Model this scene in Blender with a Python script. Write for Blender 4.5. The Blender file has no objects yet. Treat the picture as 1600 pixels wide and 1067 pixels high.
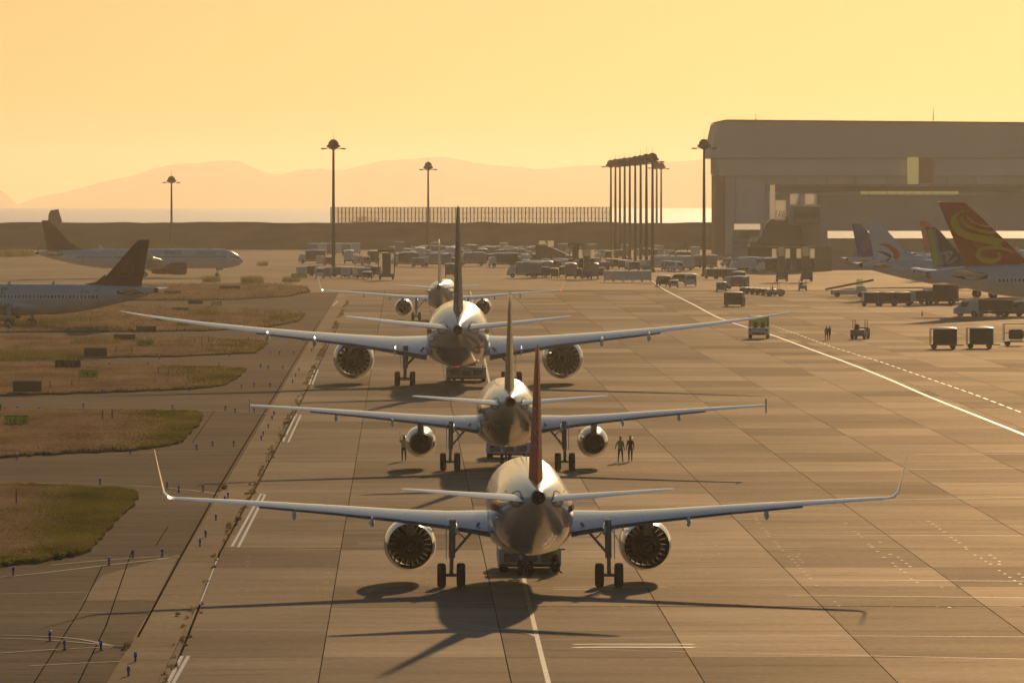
import bpy, bmesh, math, random
import numpy as np
from mathutils import Vector, Matrix

SC = bpy.context.scene
COL = SC.collection
random.seed(7)
R = math.radians

# ---------------------------------------------------------------- camera, sky, sun, exposure
H, F, HY = 19.3, 13000.0, 289.0          # eye height (m), focal length (px), horizon row
cam_d = bpy.data.cameras.new("camera")
cam = bpy.data.objects.new("camera", cam_d); COL.objects.link(cam)
cam.location = (0, 0, H)
cam_d.sensor_width = 36.0
cam_d.lens = F / 1600 * 36
cam.rotation_euler = (math.pi / 2 - math.atan((533.5 - HY) / F), 0, 0)
cam_d.clip_start = 1.0
cam_d.clip_end = 60000
SC.camera = cam

SUN_EL, SUN_AZ = 12.2, 6.6
w = bpy.data.worlds.new("World"); SC.world = w; w.use_nodes = True
nt = w.node_tree; nt.nodes.clear()
sky = nt.nodes.new("ShaderNodeTexSky"); sky.sky_type = 'NISHITA'; sky.sun_disc = False
sky.sun_elevation = R(SUN_EL); sky.sun_rotation = R(SUN_AZ)
sky.air_density = 1.28; sky.dust_density = 0.6; sky.ozone_density = 3.0; sky.altitude = 0
bg = nt.nodes.new("ShaderNodeBackground"); bg.inputs[1].default_value = 0.09
wo = nt.nodes.new("ShaderNodeOutputWorld")
nt.links.new(sky.outputs[0], bg.inputs[0]); nt.links.new(bg.outputs[0], wo.inputs[0])

sun_d = bpy.data.lights.new("sun", 'SUN'); sun = bpy.data.objects.new("sun", sun_d); COL.objects.link(sun)
sun_d.energy = 5.0; sun_d.angle = R(0.6); sun_d.color = (1.0, 0.69, 0.38)
sdir = Vector((math.sin(R(SUN_AZ)) * math.cos(R(SUN_EL)), math.cos(R(SUN_AZ)) * math.cos(R(SUN_EL)), math.sin(R(SUN_EL))))
sun.rotation_euler = sdir.to_track_quat('Z', 'Y').to_euler()

SC.view_settings.view_transform = 'Standard'; SC.view_settings.look = 'None'
SC.view_settings.exposure = -1.50; SC.view_settings.gamma = 1.0; SC.view_settings.use_curve_mapping = False
SC.cycles.use_denoising = True
SC.cycles.max_bounces = 6; SC.cycles.diffuse_bounces = 2; SC.cycles.glossy_bounces = 3
SC.cycles.transmission_bounces = 4; SC.cycles.volume_bounces = 0; SC.cycles.transparent_max_bounces = 12
SC.cycles.sample_clamp_direct = 0; SC.cycles.sample_clamp_indirect = 4
HAZE_DENSITY, HAZE_G, HAZE_COL = 5.2e-5, 0.65, (1.0, 0.88, 0.72)

# ---------------------------------------------------------------- helpers
def G(px, py, z=0.0):
    D = F * (H - z) / (py - HY)
    return Vector(((px - 800) * D / F, D, z))
def AT(px, py, D):
    return Vector(((px - 800) * D / F, D, H - (py - HY) * D / F))

def mat(name, col, rough=0.5, metal=0.0, var=0.0, vscale=1.0, bump=0.0, spec=0.5, coat=0.0, obj_var=0.0,
        emit=None, stretch=None, alpha=None, trans=0.0):
    m = bpy.data.materials.get(name)
    if m: return m
    m = bpy.data.materials.new(name); m.use_nodes = True
    n = m.node_tree; b = n.nodes["Principled BSDF"]; L = n.links
    b.inputs["Base Color"].default_value = (*col, 1); b.inputs["Roughness"].default_value = rough
    b.inputs["Metallic"].default_value = metal; b.inputs["Specular IOR Level"].default_value = spec
    if coat: b.inputs["Coat Weight"].default_value = coat; b.inputs["Coat Roughness"].default_value = 0.08
    if trans: b.inputs["Transmission Weight"].default_value = trans
    if alpha is not None: b.inputs["Alpha"].default_value = alpha
    if emit:
        b.inputs["Emission Color"].default_value = (*emit[:3], 1); b.inputs["Emission Strength"].default_value = emit[3]
    if var or bump:
        tc = n.nodes.new("ShaderNodeTexCoord"); mp = n.nodes.new("ShaderNodeMapping")
        mp.inputs["Scale"].default_value = stretch or (1, 1, 1)
        nz = n.nodes.new("ShaderNodeTexNoise"); nz.inputs["Scale"].default_value = vscale; nz.inputs["Detail"].default_value = 6
        L.new(tc.outputs["Object"], mp.inputs[0]); L.new(mp.outputs[0], nz.inputs["Vector"])
        if var:
            rp = n.nodes.new("ShaderNodeMapRange"); rp.inputs[1].default_value = 0.3; rp.inputs[2].default_value = 0.7
            rp.inputs[3].default_value = 1 - var; rp.inputs[4].default_value = 1 + var
            L.new(nz.outputs["Fac"], rp.inputs[0])
            mx = n.nodes.new("ShaderNodeVectorMath"); mx.operation = 'SCALE'; mx.inputs[0].default_value = col
            L.new(rp.outputs[0], mx.inputs["Scale"]); last = mx
            if obj_var:
                oi = n.nodes.new("ShaderNodeObjectInfo"); r2 = n.nodes.new("ShaderNodeMapRange")
                r2.inputs[3].default_value = 1 - obj_var; r2.inputs[4].default_value = 1 + obj_var
                L.new(oi.outputs["Random"], r2.inputs[0])
                m2 = n.nodes.new("ShaderNodeVectorMath"); m2.operation = 'SCALE'
                L.new(mx.outputs[0], m2.inputs[0]); L.new(r2.outputs[0], m2.inputs["Scale"]); last = m2
            L.new(last.outputs[0], b.inputs["Base Color"])
        if bump:
            bp = n.nodes.new("ShaderNodeBump"); bp.inputs["Strength"].default_value = bump; bp.inputs["Distance"].default_value = 0.05
            L.new(nz.outputs["Fac"], bp.inputs["Height"]); L.new(bp.outputs[0], b.inputs["Normal"])
    return m

class MB:
    """collects geometry for ONE mesh object"""
    def __init__(s): s.v = []; s.f = []; s.m = []; s.mats = []; s.cur = 0; s.sm = []; s.smooth = False
    def use(s, m, smooth=None):
        if m not in s.mats: s.mats.append(m)
        s.cur = s.mats.index(m)
        if smooth is not None: s.smooth = smooth
        return s
    def face(s, idx): s.f.append(tuple(idx)); s.m.append(s.cur); s.sm.append(s.smooth)
    def poly(s, pts):
        b = len(s.v); s.v += [tuple(p) for p in pts]; s.face(range(b, b + len(pts))); return s
    def box(s, c, d, rz=0.0, taper=1.0, top=None):
        b = len(s.v); cx, cy, cz = c; dx, dy, dz = d[0] / 2, d[1] / 2, d[2] / 2
        cr, sr = math.cos(rz), math.sin(rz)
        for k, (sx, sy, sz) in enumerate([(-1,-1,-1),(1,-1,-1),(1,1,-1),(-1,1,-1),(-1,-1,1),(1,-1,1),(1,1,1),(-1,1,1)]):
            t = taper if sz > 0 else 1
            x, y = sx * dx * t, sy * dy * t
            s.v.append((cx + x * cr - y * sr, cy + x * sr + y * cr, cz + sz * dz))
        for q in [(0,3,2,1),(4,5,6,7),(0,1,5,4),(1,2,6,5),(2,3,7,6),(3,0,4,7)]: s.face([b + i for i in q])
        return s
    def tube(s, p0, p1, r0, r1=None, n=10, cap=True):
        r1 = r0 if r1 is None else r1
        p0, p1 = Vector(p0), Vector(p1); d = (p1 - p0).normalized()
        a = d.orthogonal().normalized(); c = d.cross(a)
        b = len(s.v)
        for p, r in ((p0, r0), (p1, r1)):
            for i in range(n):
                t = 2 * math.pi * i / n; s.v.append(tuple(p + (a * math.cos(t) + c * math.sin(t)) * r))
        for i in range(n):
            j = (i + 1) % n; s.face((b + i, b + j, b + n + j, b + n + i))
        if cap: s.face([b + i for i in range(n)][::-1]); s.face([b + n + i for i in range(n)])
        return s
    def loft(s, rings, cap0=True, cap1=True, closed=True):
        b = len(s.v); n = len(rings[0])
        for r in rings: s.v += [tuple(p) for p in r]
        for k in range(len(rings) - 1):
            for i in range(n if closed else n - 1):
                j = (i + 1) % n
                s.face((b + k*n + i, b + k*n + j, b + (k+1)*n + j, b + (k+1)*n + i))
        if cap0: s.face([b + i for i in range(n)][::-1])
        if cap1: s.face([b + (len(rings)-1)*n + i for i in range(n)])
        return s
    def lathe(s, prof, c=(0,0,0), axis='y', n=24, closed_prof=False):
        """prof = [(along axis, radius)]"""
        rings = []
        for a, r in prof:
            ring = []
            for i in range(n):
                t = 2 * math.pi * i / n; u, v = r * math.cos(t), r * math.sin(t)
                if axis == 'y': ring.append((c[0] + u, c[1] + a, c[2] + v))
                elif axis == 'x': ring.append((c[0] + a, c[1] + u, c[2] + v))
                else: ring.append((c[0] + u, c[1] + v, c[2] + a))
            rings.append(ring)
        if closed_prof: rings.append(rings[0])
        s.loft(rings, cap0=not closed_prof, cap1=not closed_prof); return s
    def prism(s, pts, x0, x1, axis='x'):
        """outline pts (a,b) extruded; axis x: (a,b)=(y,z); axis y: (x,z); axis z: (x,y)"""
        def P(a, b_, t): return {'x': (t, a, b_), 'y': (a, t, b_), 'z': (a, b_, t)}[axis]
        b = len(s.v); n = len(pts)
        s.v += [P(a, c, x0) for a, c in pts] + [P(a, c, x1) for a, c in pts]
        s.face([b + i for i in range(n)][::-1]); s.face([b + n + i for i in range(n)])
        for i in range(n):
            j = (i + 1) % n; s.face((b + i, b + j, b + n + j, b + n + i))
        return s
    def build(s, name, parent=None, loc=None, material=None):
        if material and not s.mats: s.mats = [material]
        me = bpy.data.meshes.new(name); me.from_pydata(s.v, [], s.f)
        for m in s.mats: me.materials.append(m)
        me.polygons.foreach_set("material_index", s.m); me.polygons.foreach_set("use_smooth", s.sm)
        bm = bmesh.new(); bm.from_mesh(me)
        bmesh.ops.recalc_face_normals(bm, faces=bm.faces); 
        if any(s.sm):
            for e in bm.edges:
                if len(e.link_faces) == 2 and e.calc_face_angle(0) > 0.75: e.smooth = False
        bm.to_mesh(me); bm.free(); me.update()
        o = bpy.data.objects.new(name, me); COL.objects.link(o)
        if parent: o.parent = parent
        if loc: o.location = loc
        return o

def tag(o, label=None, cat=None, group=None, kind=None):
    if label: o["label"] = label
    if cat: o["category"] = cat
    if group: o["group"] = group
    if kind: o["kind"] = kind
    return o
def empty(name, loc=(0,0,0), rz=0.0, sc=1.0, label=None, cat=None, group=None):
    o = bpy.data.objects.new(name, None); COL.objects.link(o); o.location = loc; o.rotation_euler = (0, 0, rz); o.scale = (sc,)*3
    o.empty_display_size = 0.1
    return tag(o, label, cat, group)
def copy_tree(o, parent=None):
    c = o.copy(); COL.objects.link(c); c.parent = parent
    for ch in list(o.children): copy_tree(ch, c)
    return c
def place(root, used, loc, rz, label, group=None, sc=None):
    o = root if not used else copy_tree(root)
    o.location = loc; o.rotation_euler = (0, 0, rz); tag(o, label, None, group)
    if sc: o.scale = (sc,)*3
    return o
_tcache = {}
def text_polys(txt, size=1.0):
    """flat triangles of a text: verts (x,y), faces"""
    k = (txt, size)
    if k in _tcache: return _tcache[k]
    cu = bpy.data.curves.new("lettering_source", 'FONT'); cu.body = txt; cu.size = size; cu.resolution_u = 2
    o = bpy.data.objects.new("lettering_source", cu); COL.objects.link(o)
    dg = bpy.context.evaluated_depsgraph_get(); me = bpy.data.meshes.new_from_object(o.evaluated_get(dg))
    vs = [(v.co.x, v.co.y) for v in me.vertices]; fs = [tuple(p.vertices) for p in me.polygons]
    bpy.data.objects.remove(o); bpy.data.curves.remove(cu); bpy.data.meshes.remove(me)
    _tcache[k] = (vs, fs); return vs, fs

# ---------------------------------------------------------------- materials
WHITE = mat("white_paint", (.82, .82, .81), .24, coat=.8, var=.03, vscale=.8)
GREYP = mat("grey_wing_paint", (.84, .85, .86), .22, coat=.9, var=.05, vscale=.7)
BELLY = mat("belly_grey_paint", (.42, .43, .45), .3, coat=.3)
METAL = mat("bare_metal", (.62, .62, .62), .22, 1.0, var=.06, vscale=3)
NOZZ = mat("nozzle_metal", (.11, .10, .09), .45, .8, var=.15, vscale=4)
DARK = mat("dark_cavity", (.02, .02, .02), .7)
GEAR = mat("gear_steel", (.30, .30, .30), .4, .4)
RUB = mat("tyre_rubber", (.022, .021, .02), .8)
GLASS_D = mat("dark_window_glass", (.02, .022, .025), .12)
BLACKP = mat("black_paint", (.02, .02, .02), .45)
RED = mat("red_fin_paint", (.72, .05, .02), .45, spec=.25)
MAROON = mat("maroon_fin_paint", (.13, .018, .025), .5, spec=.2)
NAVY = mat("navy_fin_paint", (.02, .03, .09), .45, spec=.2)
GREENP = mat("green_fin_paint", (.05, .17, .10), .3, coat=.4)
ORANGE = mat("orange_paint", (.55, .12, .03), .4)
YEL = mat("yellow_paint", (.55, .42, .04), .45)
HIVIS = mat("hi_vis_fabric", (.62, .75, .08), .7)
CLOTH = mat("dark_work_clothes", (.03, .033, .045), .85)
SKIN = mat("skin", (.45, .27, .19), .6)
VWHITE = mat("vehicle_white", (.80, .80, .78), .28, var=.06, vscale=2)
VGREY = mat("vehicle_grey", (.28, .28, .28), .35, var=.1, vscale=2)
VDARK = mat("vehicle_dark", (.05, .05, .05), .55)
VBLUE = mat("vehicle_blue", (.06, .10, .22), .45)
VGREEN = mat("vehicle_green", (.05, .22, .10), .45)
ALU = mat("dull_aluminium", (.62, .62, .61), .25, .8, var=.12, vscale=1.5)
CURTAIN = mat("cart_curtain", (.06, .055, .055), .8, var=.1, vscale=4)
STEELD = mat("dark_mast_steel", (.07, .06, .055), .6)

def seams(m, axes, dark=.72):
    """thin skin joints across a painted surface: [(object axis, spacing, offset, width)]"""
    n = m.node_tree; L = n.links; b = n.nodes["Principled BSDF"]; src = b.inputs["Base Color"].links[0].from_socket
    tc = n.nodes.new("ShaderNodeTexCoord"); sp = n.nodes.new("ShaderNodeSeparateXYZ"); L.new(tc.outputs["Object"], sp.inputs[0]); last = src
    for ax, spc, off, wd in axes:
        a = n.nodes.new("ShaderNodeMath"); a.operation = 'ADD'; a.inputs[1].default_value = off + 500 * spc; L.new(sp.outputs[ax], a.inputs[0])
        md = n.nodes.new("ShaderNodeMath"); md.operation = 'MODULO'; md.inputs[1].default_value = spc; L.new(a.outputs[0], md.inputs[0])
        lt = n.nodes.new("ShaderNodeMath"); lt.operation = 'LESS_THAN'; lt.inputs[1].default_value = wd; L.new(md.outputs[0], lt.inputs[0])
        r = n.nodes.new("ShaderNodeMapRange"); r.inputs[3].default_value = 1; r.inputs[4].default_value = dark; L.new(lt.outputs[0], r.inputs[0])
        sc = n.nodes.new("ShaderNodeVectorMath"); sc.operation = 'SCALE'; L.new(last, sc.inputs[0]); L.new(r.outputs[0], sc.inputs["Scale"]); last = sc.outputs[0]
    L.new(last, b.inputs["Base Color"])
seams(GREYP, [(0, 1.9, .3, .04), (1, 1.45, .2, .03)])

def glassy(name, col=(.8, .85, .8), fac=.55):
    m = bpy.data.materials.new(name); m.use_nodes = True; n = m.node_tree; n.nodes.clear()
    o = n.nodes.new("ShaderNodeOutputMaterial"); mx = n.nodes.new("ShaderNodeMixShader")
    t = n.nodes.new("ShaderNodeBsdfTransparent"); t.inputs[0].default_value = (*col, 1)
    g = n.nodes.new("ShaderNodeBsdfGlossy"); g.inputs["Roughness"].default_value = .08; g.inputs[0].default_value = (.7, .7, .7, 1)
    mx.inputs[0].default_value = 1 - fac
    n.links.new(t.outputs[0], mx.inputs[1]); n.links.new(g.outputs[0], mx.inputs[2]); n.links.new(mx.outputs[0], o.inputs[0])
    return m
CABGLASS = glassy("cab_glass", (.75, .85, .6), .8)

def translucent(name, col, opac=1.0):
    m = bpy.data.materials.new(name); m.use_nodes = True; n = m.node_tree; n.nodes.clear()
    o = n.nodes.new("ShaderNodeOutputMaterial"); mx = n.nodes.new("ShaderNodeMixShader"); mx.inputs[0].default_value = .8
    d = n.nodes.new("ShaderNodeBsdfDiffuse"); d.inputs[0].default_value = (*col, 1)
    t = n.nodes.new("ShaderNodeBsdfTranslucent"); t.inputs[0].default_value = (*col, 1)
    n.links.new(d.outputs[0], mx.inputs[1]); n.links.new(t.outputs[0], mx.inputs[2])
    if opac < 1:
        m2 = n.nodes.new("ShaderNodeMixShader"); m2.inputs[0].default_value = opac; tr = n.nodes.new("ShaderNodeBsdfTransparent")
        n.links.new(tr.outputs[0], m2.inputs[1]); n.links.new(mx.outputs[0], m2.inputs[2]); n.links.new(m2.outputs[0], o.inputs[0])
    else: n.links.new(mx.outputs[0], o.inputs[0])
    return m
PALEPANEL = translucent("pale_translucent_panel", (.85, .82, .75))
YELPANEL = translucent("yellowed_translucent_panel", (.75, .70, .42))

def leaf_mat(name, c1, c2):
    m = bpy.data.materials.new(name); m.use_nodes = True; n = m.node_tree; n.nodes.clear()
    o = n.nodes.new("ShaderNodeOutputMaterial"); mx = n.nodes.new("ShaderNodeMixShader"); mx.inputs[0].default_value = .45
    d = n.nodes.new("ShaderNodeBsdfDiffuse"); t = n.nodes.new("ShaderNodeBsdfTranslucent")
    g = n.nodes.new("ShaderNodeNewGeometry"); c = n.nodes.new("ShaderNodeMix"); c.data_type = 'RGBA'
    c.inputs[6].default_value = (*c1, 1); c.inputs[7].default_value = (*c2, 1)
    mp = n.nodes.new("ShaderNodeMapping"); mp.inputs["Scale"].default_value = (.22, .05, .1); nz = n.nodes.new("ShaderNodeTexNoise"); nz.inputs["Scale"].default_value = 1; nz.inputs["Detail"].default_value = 4
    n.links.new(g.outputs["Position"], mp.inputs[0]); n.links.new(mp.outputs[0], nz.inputs["Vector"])
    q = n.nodes.new("ShaderNodeMapRange"); q.inputs[1].default_value = .32; q.inputs[2].default_value = .68; n.links.new(nz.outputs["Fac"], q.inputs[0])
    a = n.nodes.new("ShaderNodeMix"); a.inputs[0].default_value = .68; n.links.new(g.outputs["Random Per Island"], a.inputs[2]); n.links.new(q.outputs[0], a.inputs[3])
    n.links.new(a.outputs[0], c.inputs[0])
    n.links.new(c.outputs[2], d.inputs[0]); n.links.new(c.outputs[2], t.inputs[0])
    n.links.new(d.outputs[0], mx.inputs[1]); n.links.new(t.outputs[0], mx.inputs[2]); n.links.new(mx.outputs[0], o.inputs[0])
    return m
DRYGRASS = leaf_mat("dry_reed_grass", (.24, .155, .09), (.56, .39, .24))
GREENGRASS = leaf_mat("green_grass", (.09, .10, .02), (.38, .30, .07))

# ground materials -------------------------------------------------
def ground_mat(name, c1, c2, rough=.62, lane=True, spec=.5):
    m = bpy.data.materials.new(name); m.use_nodes = True; n = m.node_tree; L = n.links; b = n.nodes["Principled BSDF"]
    geo = n.nodes.new("ShaderNodeNewGeometry")
    def noise(sx, sy, detail=5, rough_=.6):
        mp = n.nodes.new("ShaderNodeMapping"); mp.inputs["Scale"].default_value = (sx, sy, .01)
        nz = n.nodes.new("ShaderNodeTexNoise"); nz.inputs["Scale"].default_value = 1; nz.inputs["Detail"].default_value = detail
        nz.inputs["Roughness"].default_value = rough_
        L.new(geo.outputs["Position"], mp.inputs[0]); L.new(mp.outputs[0], nz.inputs["Vector"]); return nz.outputs["Fac"]
    def mrange(f, a, b_, c, d):
        r = n.nodes.new("ShaderNodeMapRange"); r.inputs[1].default_value = a; r.inputs[2].default_value = b_
        r.inputs[3].default_value = c; r.inputs[4].default_value = d; L.new(f, r.inputs[0]); return r.outputs[0]
    def mul(a, b_):
        k = n.nodes.new("ShaderNodeMath"); k.operation = 'MULTIPLY'; L.new(a, k.inputs[0]); L.new(b_, k.inputs[1]); return k.outputs[0]
    streak = mrange(noise(.07, .22), .3, .7, .88, 1.10)
    patch = mrange(noise(.03, .018, 3), .3, .7, .86, 1.14)
    fine = mrange(noise(2.5, .9, 8, .8), .25, .75, .82, 1.16)
    stain = mrange(noise(.16, .45, 7, .75), .54, .74, 1.0, .62)
    v = mul(mul(streak, patch), mul(fine, stain))
    oi = n.nodes.new("ShaderNodeObjectInfo"); isl = geo.outputs["Random Per Island"]
    ad = n.nodes.new("ShaderNodeMath"); ad.operation = 'ADD'; L.new(oi.outputs["Random"], ad.inputs[0]); L.new(isl, ad.inputs[1])
    fr = n.nodes.new("ShaderNodeMath"); fr.operation = 'FRACT'; L.new(ad.outputs[0], fr.inputs[0])
    if lane: v = mul(v, mrange(fr.outputs[0], 0, 1, .77, 1.15))
    mx = n.nodes.new("ShaderNodeMix"); mx.data_type = 'RGBA'; mx.inputs[6].default_value = (*c1, 1); mx.inputs[7].default_value = (*c2, 1)
    L.new(noise(.05, .05, 4), mx.inputs[0])
    sc = n.nodes.new("ShaderNodeVectorMath"); sc.operation = 'SCALE'; L.new(mx.outputs[2], sc.inputs[0]); L.new(v, sc.inputs["Scale"])
    L.new(sc.outputs[0], b.inputs["Base Color"])
    L.new(mrange(noise(.3, .6, 4), .3, .7, rough - .06, rough + .06), b.inputs["Roughness"])
    b.inputs["Specular IOR Level"].default_value = 0
    gl = n.nodes.new("ShaderNodeBsdfGlossy"); gt = n.nodes.new("ShaderNodeVectorMath"); gt.operation = "SCALE"; gt.inputs[0].default_value = (1, .83, .63); L.new(v, gt.inputs["Scale"]); L.new(gt.outputs[0], gl.inputs["Color"]); gl.inputs["Roughness"].default_value = .65
    ms = n.nodes.new("ShaderNodeMixShader"); ms.inputs[0].default_value = spec
    L.new(b.outputs[0], ms.inputs[1]); L.new(gl.outputs[0], ms.inputs[2])
    for q in list(n.nodes):
        if q.type == 'OUTPUT_MATERIAL': L.new(ms.outputs[0], q.inputs[0])
    return m
CONC = ground_mat("apron_concrete", (.27, .205, .142), (.335, .262, .185), .72, spec=.21)
CONCB = ground_mat("pale_shoulder_concrete", (.31, .22, .13), (.37, .265, .16), .74, lane=False, spec=.20)
ASPH = ground_mat("worn_asphalt", (.145, .108, .076), (.205, .153, .107), .76, lane=False, spec=.135)
FARTAR = ground_mat("far_tarmac", (.310, .215, .120), (.385, .27, .157), .70, lane=False, spec=.27)
JOINT = mat("joint_sealant", (.045, .035, .026), .95, spec=0)
LINEW = mat("worn_white_line", (.88, .84, .76), .45, var=.22, vscale=1.2)
LINEY = mat("worn_yellow_line", (.55, .42, .17), .5, var=.25, vscale=1.0)
SOIL = mat("dry_turf_soil", (.17, .13, .06), 1.0, spec=0, var=.25, vscale=.15)
# ================================================================ SETTING: ground, pavement, grass, sea, hills
SL = -0.0131                                   # the apron's own axis leans a little left of the view
def UV(u, v, z=0.0): return (u + SL * v, v, z)
RZ = math.atan(-SL)

b = MB(); b.use(FARTAR)
NX, NY = 12, 12
b.poly([(-3500, -300, -.16), (3500, -300, -.16), (3500, 2560, -.16), (-3500, 2560, -.16)])
tag(b.build("ground"), "brown sunlit tarmac and open ground running out to the sea wall", kind="structure")

# asphalt taxiways to the left of the apron
b = MB(); b.use(ASPH)
b.poly([UV(-120, 200, -.10), UV(-11.55, 200, -.10), UV(-11.55, 1500, -.10), UV(-160, 1500, -.10)])
tag(b.build("taxiway"), "dark worn asphalt taxiways left of the apron", kind="structure")
b = MB(); b.use(CONCB)
for k in range(60):
    v0 = 240 + k * 18
    b.poly([UV(-11.5, v0, -.05), UV(-9.55, v0, -.05), UV(-9.55, v0 + 17.95, -.05), UV(-11.5, v0 + 17.95, -.05)])
tag(b.build("apron_edge_strip"), "narrow paler concrete strip along the apron's left edge", kind="structure")

# apron substrate and slabs
b = MB(); b.use(JOINT); b.poly([UV(-9.5, 240, -.07), UV(140, 240, -.07), UV(140, 1530, -.07), UV(-9.5, 1530, -.07)])
apron = tag(b.build("apron"), "concrete apron of long pale slabs with dark joints", kind="structure")
edges = [-9.5, -3.3] + [-3.3 + 7.5 * k for k in range(1, 20)]
rows = [(240 + 20 * k, 260 + 20 * k) for k in range(64)]
slabs = []
for j, (v0, v1) in enumerate(rows):
    for i in range(len(edges) - 1):
        slabs.append((edges[i], edges[i + 1], v0, v1))
def vis(sb):
    u, v = (sb[0] + sb[1]) / 2, (sb[2] + sb[3]) / 2
    px = 800 + F * (u + SL * v) / v; return -60 < px < 1660 and v > 300
near = sorted([s for s in slabs if vis(s)], key=lambda s: s[2])[:300]
ns = set(near)
protos = {}
for sb in near:
    wd = round(sb[1] - sb[0], 3)
    if wd not in protos:
        m = MB(); m.use(CONC); g = .014
        m.v = []; hw, hl = wd / 2, 10
        def q(x, y, z): return (x + SL * y, y, z)
        x0, x1, y0, y1 = -hw + g, hw - g, -hl + .05, hl - .05
        m.v = [q(x0,y0,-.05), q(x1,y0,-.05), q(x1,y1,-.05), q(x0,y1,-.05), q(x0+.01,y0+.01,0), q(x1-.01,y0+.01,0), q(x1-.01,y1-.01,0), q(x0+.01,y1-.01,0)]
        for f in [(4,5,6,7),(0,1,5,4),(1,2,6,5),(2,3,7,6),(3,0,4,7)]: m.face(f)
        o = m.build("paving_slab", apron); protos[wd] = o.data
    else:
        o = bpy.data.objects.new("paving_slab", protos[wd]); COL.objects.link(o); o.parent = apron
    u, v = (sb[0] + sb[1]) / 2, (sb[2] + sb[3]) / 2
    o.location = UV(u, v, 0)
b = MB(); b.use(CONC)
for sb in slabs:
    if sb in ns: continue
    g = .03; d = .05
    b.poly([UV(sb[0] + g, sb[2] + d), UV(sb[1] - g, sb[2] + d), UV(sb[1] - g, sb[3] - d), UV(sb[0] + g, sb[3] - d)])
tag(b.build("distant_paving", apron), kind="stuff")

def strip(mb, pts, wd, z=.008):
    """painted line of ground width wd through ground points"""
    P = [Vector((p[0], p[1], 0)) for p in pts]; L_, R_ = [], []
    for i, p in enumerate(P):
        d = (P[min(i + 1, len(P) - 1)] - P[max(i - 1, 0)]).normalized(); nrm = Vector((-d.y, d.x, 0)) * wd / 2
        L_.append(p + nrm); R_.append(p - nrm)
    for i in range(len(P) - 1):
        mb.poly([(*R_[i].xy, z), (*R_[i+1].xy, z), (*L_[i+1].xy, z), (*L_[i].xy, z)])
def line(name, pxs, wd, m, z=.008, label=None, mb=None):
    k = mb or MB(); k.use(m)
    pts = [G(*p) for p in pxs]
    if len(pts) > 2:                                   # Catmull-Rom smoothing on the ground
        out = []
        for i in range(len(pts) - 1):
            p0, p1, p2, p3 = pts[max(i-1,0)], pts[i], pts[i+1], pts[min(i+2, len(pts)-1)]
            for t in np.linspace(0, 1, 7)[:-1]:
                out.append(.5*((2*p1)+(-p0+p2)*t+(2*p0-5*p1+4*p2-p3)*t*t+(-p0+3*p1-3*p2+p3)*t**3))
        out.append(pts[-1]); pts = out
    strip(k, pts, wd, z)
    if mb is None: return tag(k.build(name), label, kind="structure")
# the apron safety line and its dashed partner, right
line("apron_line", [(1019,439),(1037,452),(1082,475),(1127,498),(1202,522),(1262,544),(1330,569),(1390,593),(1450,619),(1525,649),(1600,679),(1640,696)], .34, LINEW, label="bright white safety line curving away across the apron")
k = MB(); dash = [(1180,500),(1240,520),(1300,542),(1375,565),(1450,591),(1525,617),(1600,646)]
for a, c in zip(dash[:-1], dash[1:]):
    A, B = G(*a), G(*c); n = max(2, int((B - A).length / 9))
    for i in range(n):
        p, q_ = A.lerp(B, i / n), A.lerp(B, (i + .62) / n); k.use(LINEW); strip(k, [p, q_], .16)
tag(k.build("dashed_line"), "fainter dashed line running beside the white safety line", kind="structure")
# taxi centre line and branches
line("taxi_line", [(860,1080),(857,1067),(845,1020),(832,965),(823,925),(812,870),(800,800),(785,700),(765,600),(745,500),(735,455)], .20, LINEY, label="yellow taxi centre line running under the parked row of airliners")
line("curved_line", [(836,994),(826,990),(795,985),(700,971),(600,963),(510,958)], .15, LINEY, .010, label="thin curved yellow line branching left from the centre line")
k = MB()
for a in [[(845,1000),(1050,995),(1250,993),(1600,995)],[(860,1013),(1100,1019),(1600,1030)],[(1160,905),(1600,908)],[(1230,930),(1600,934)],[(1000,835),(1600,837)],[(800,741),(1600,731)],[(640,795),(1600,777)],[(1430,710),(1600,709)],[(1430,635),(1600,635)],[(1450,588),(1600,586)]]:
    for p, q_ in zip(a[:-1], a[1:]): line("", [p, q_], .16 if a[0][1] < 990 else .12, LINEY, .009, mb=k)
for a in [[(600,576),(560,574)],[(864,917),(1040,917)],[(864,921),(960,921)],[(895,826),(980,826)],[(895,834),(980,834)],[(895,862),(960,862)],[(560,848),(600,848)],[(560,851),(600,851)],[(900,778),(956,778)],[(900,783),(956,783)]]:
    line("", a, .28, LINEW, .010, mb=k)
tag(k.build("cross_lines"), "faint thin yellow lines crossing the apron", kind="structure")
k = MB()
for x0, x1, y, wd in [(896,1084,1007.2,.55),(897,1086,1012,.75),(935,1060,1009.6,.2)]: line("", [(x0,y),(x0+30,y-.6),(x1-30,y-.6),(x1,y)], wd, LINEY, .011, mb=k)
tag(k.build("stand_marking"), "long foreshortened yellow marking on the apron right of the shadow", kind="structure")
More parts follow.
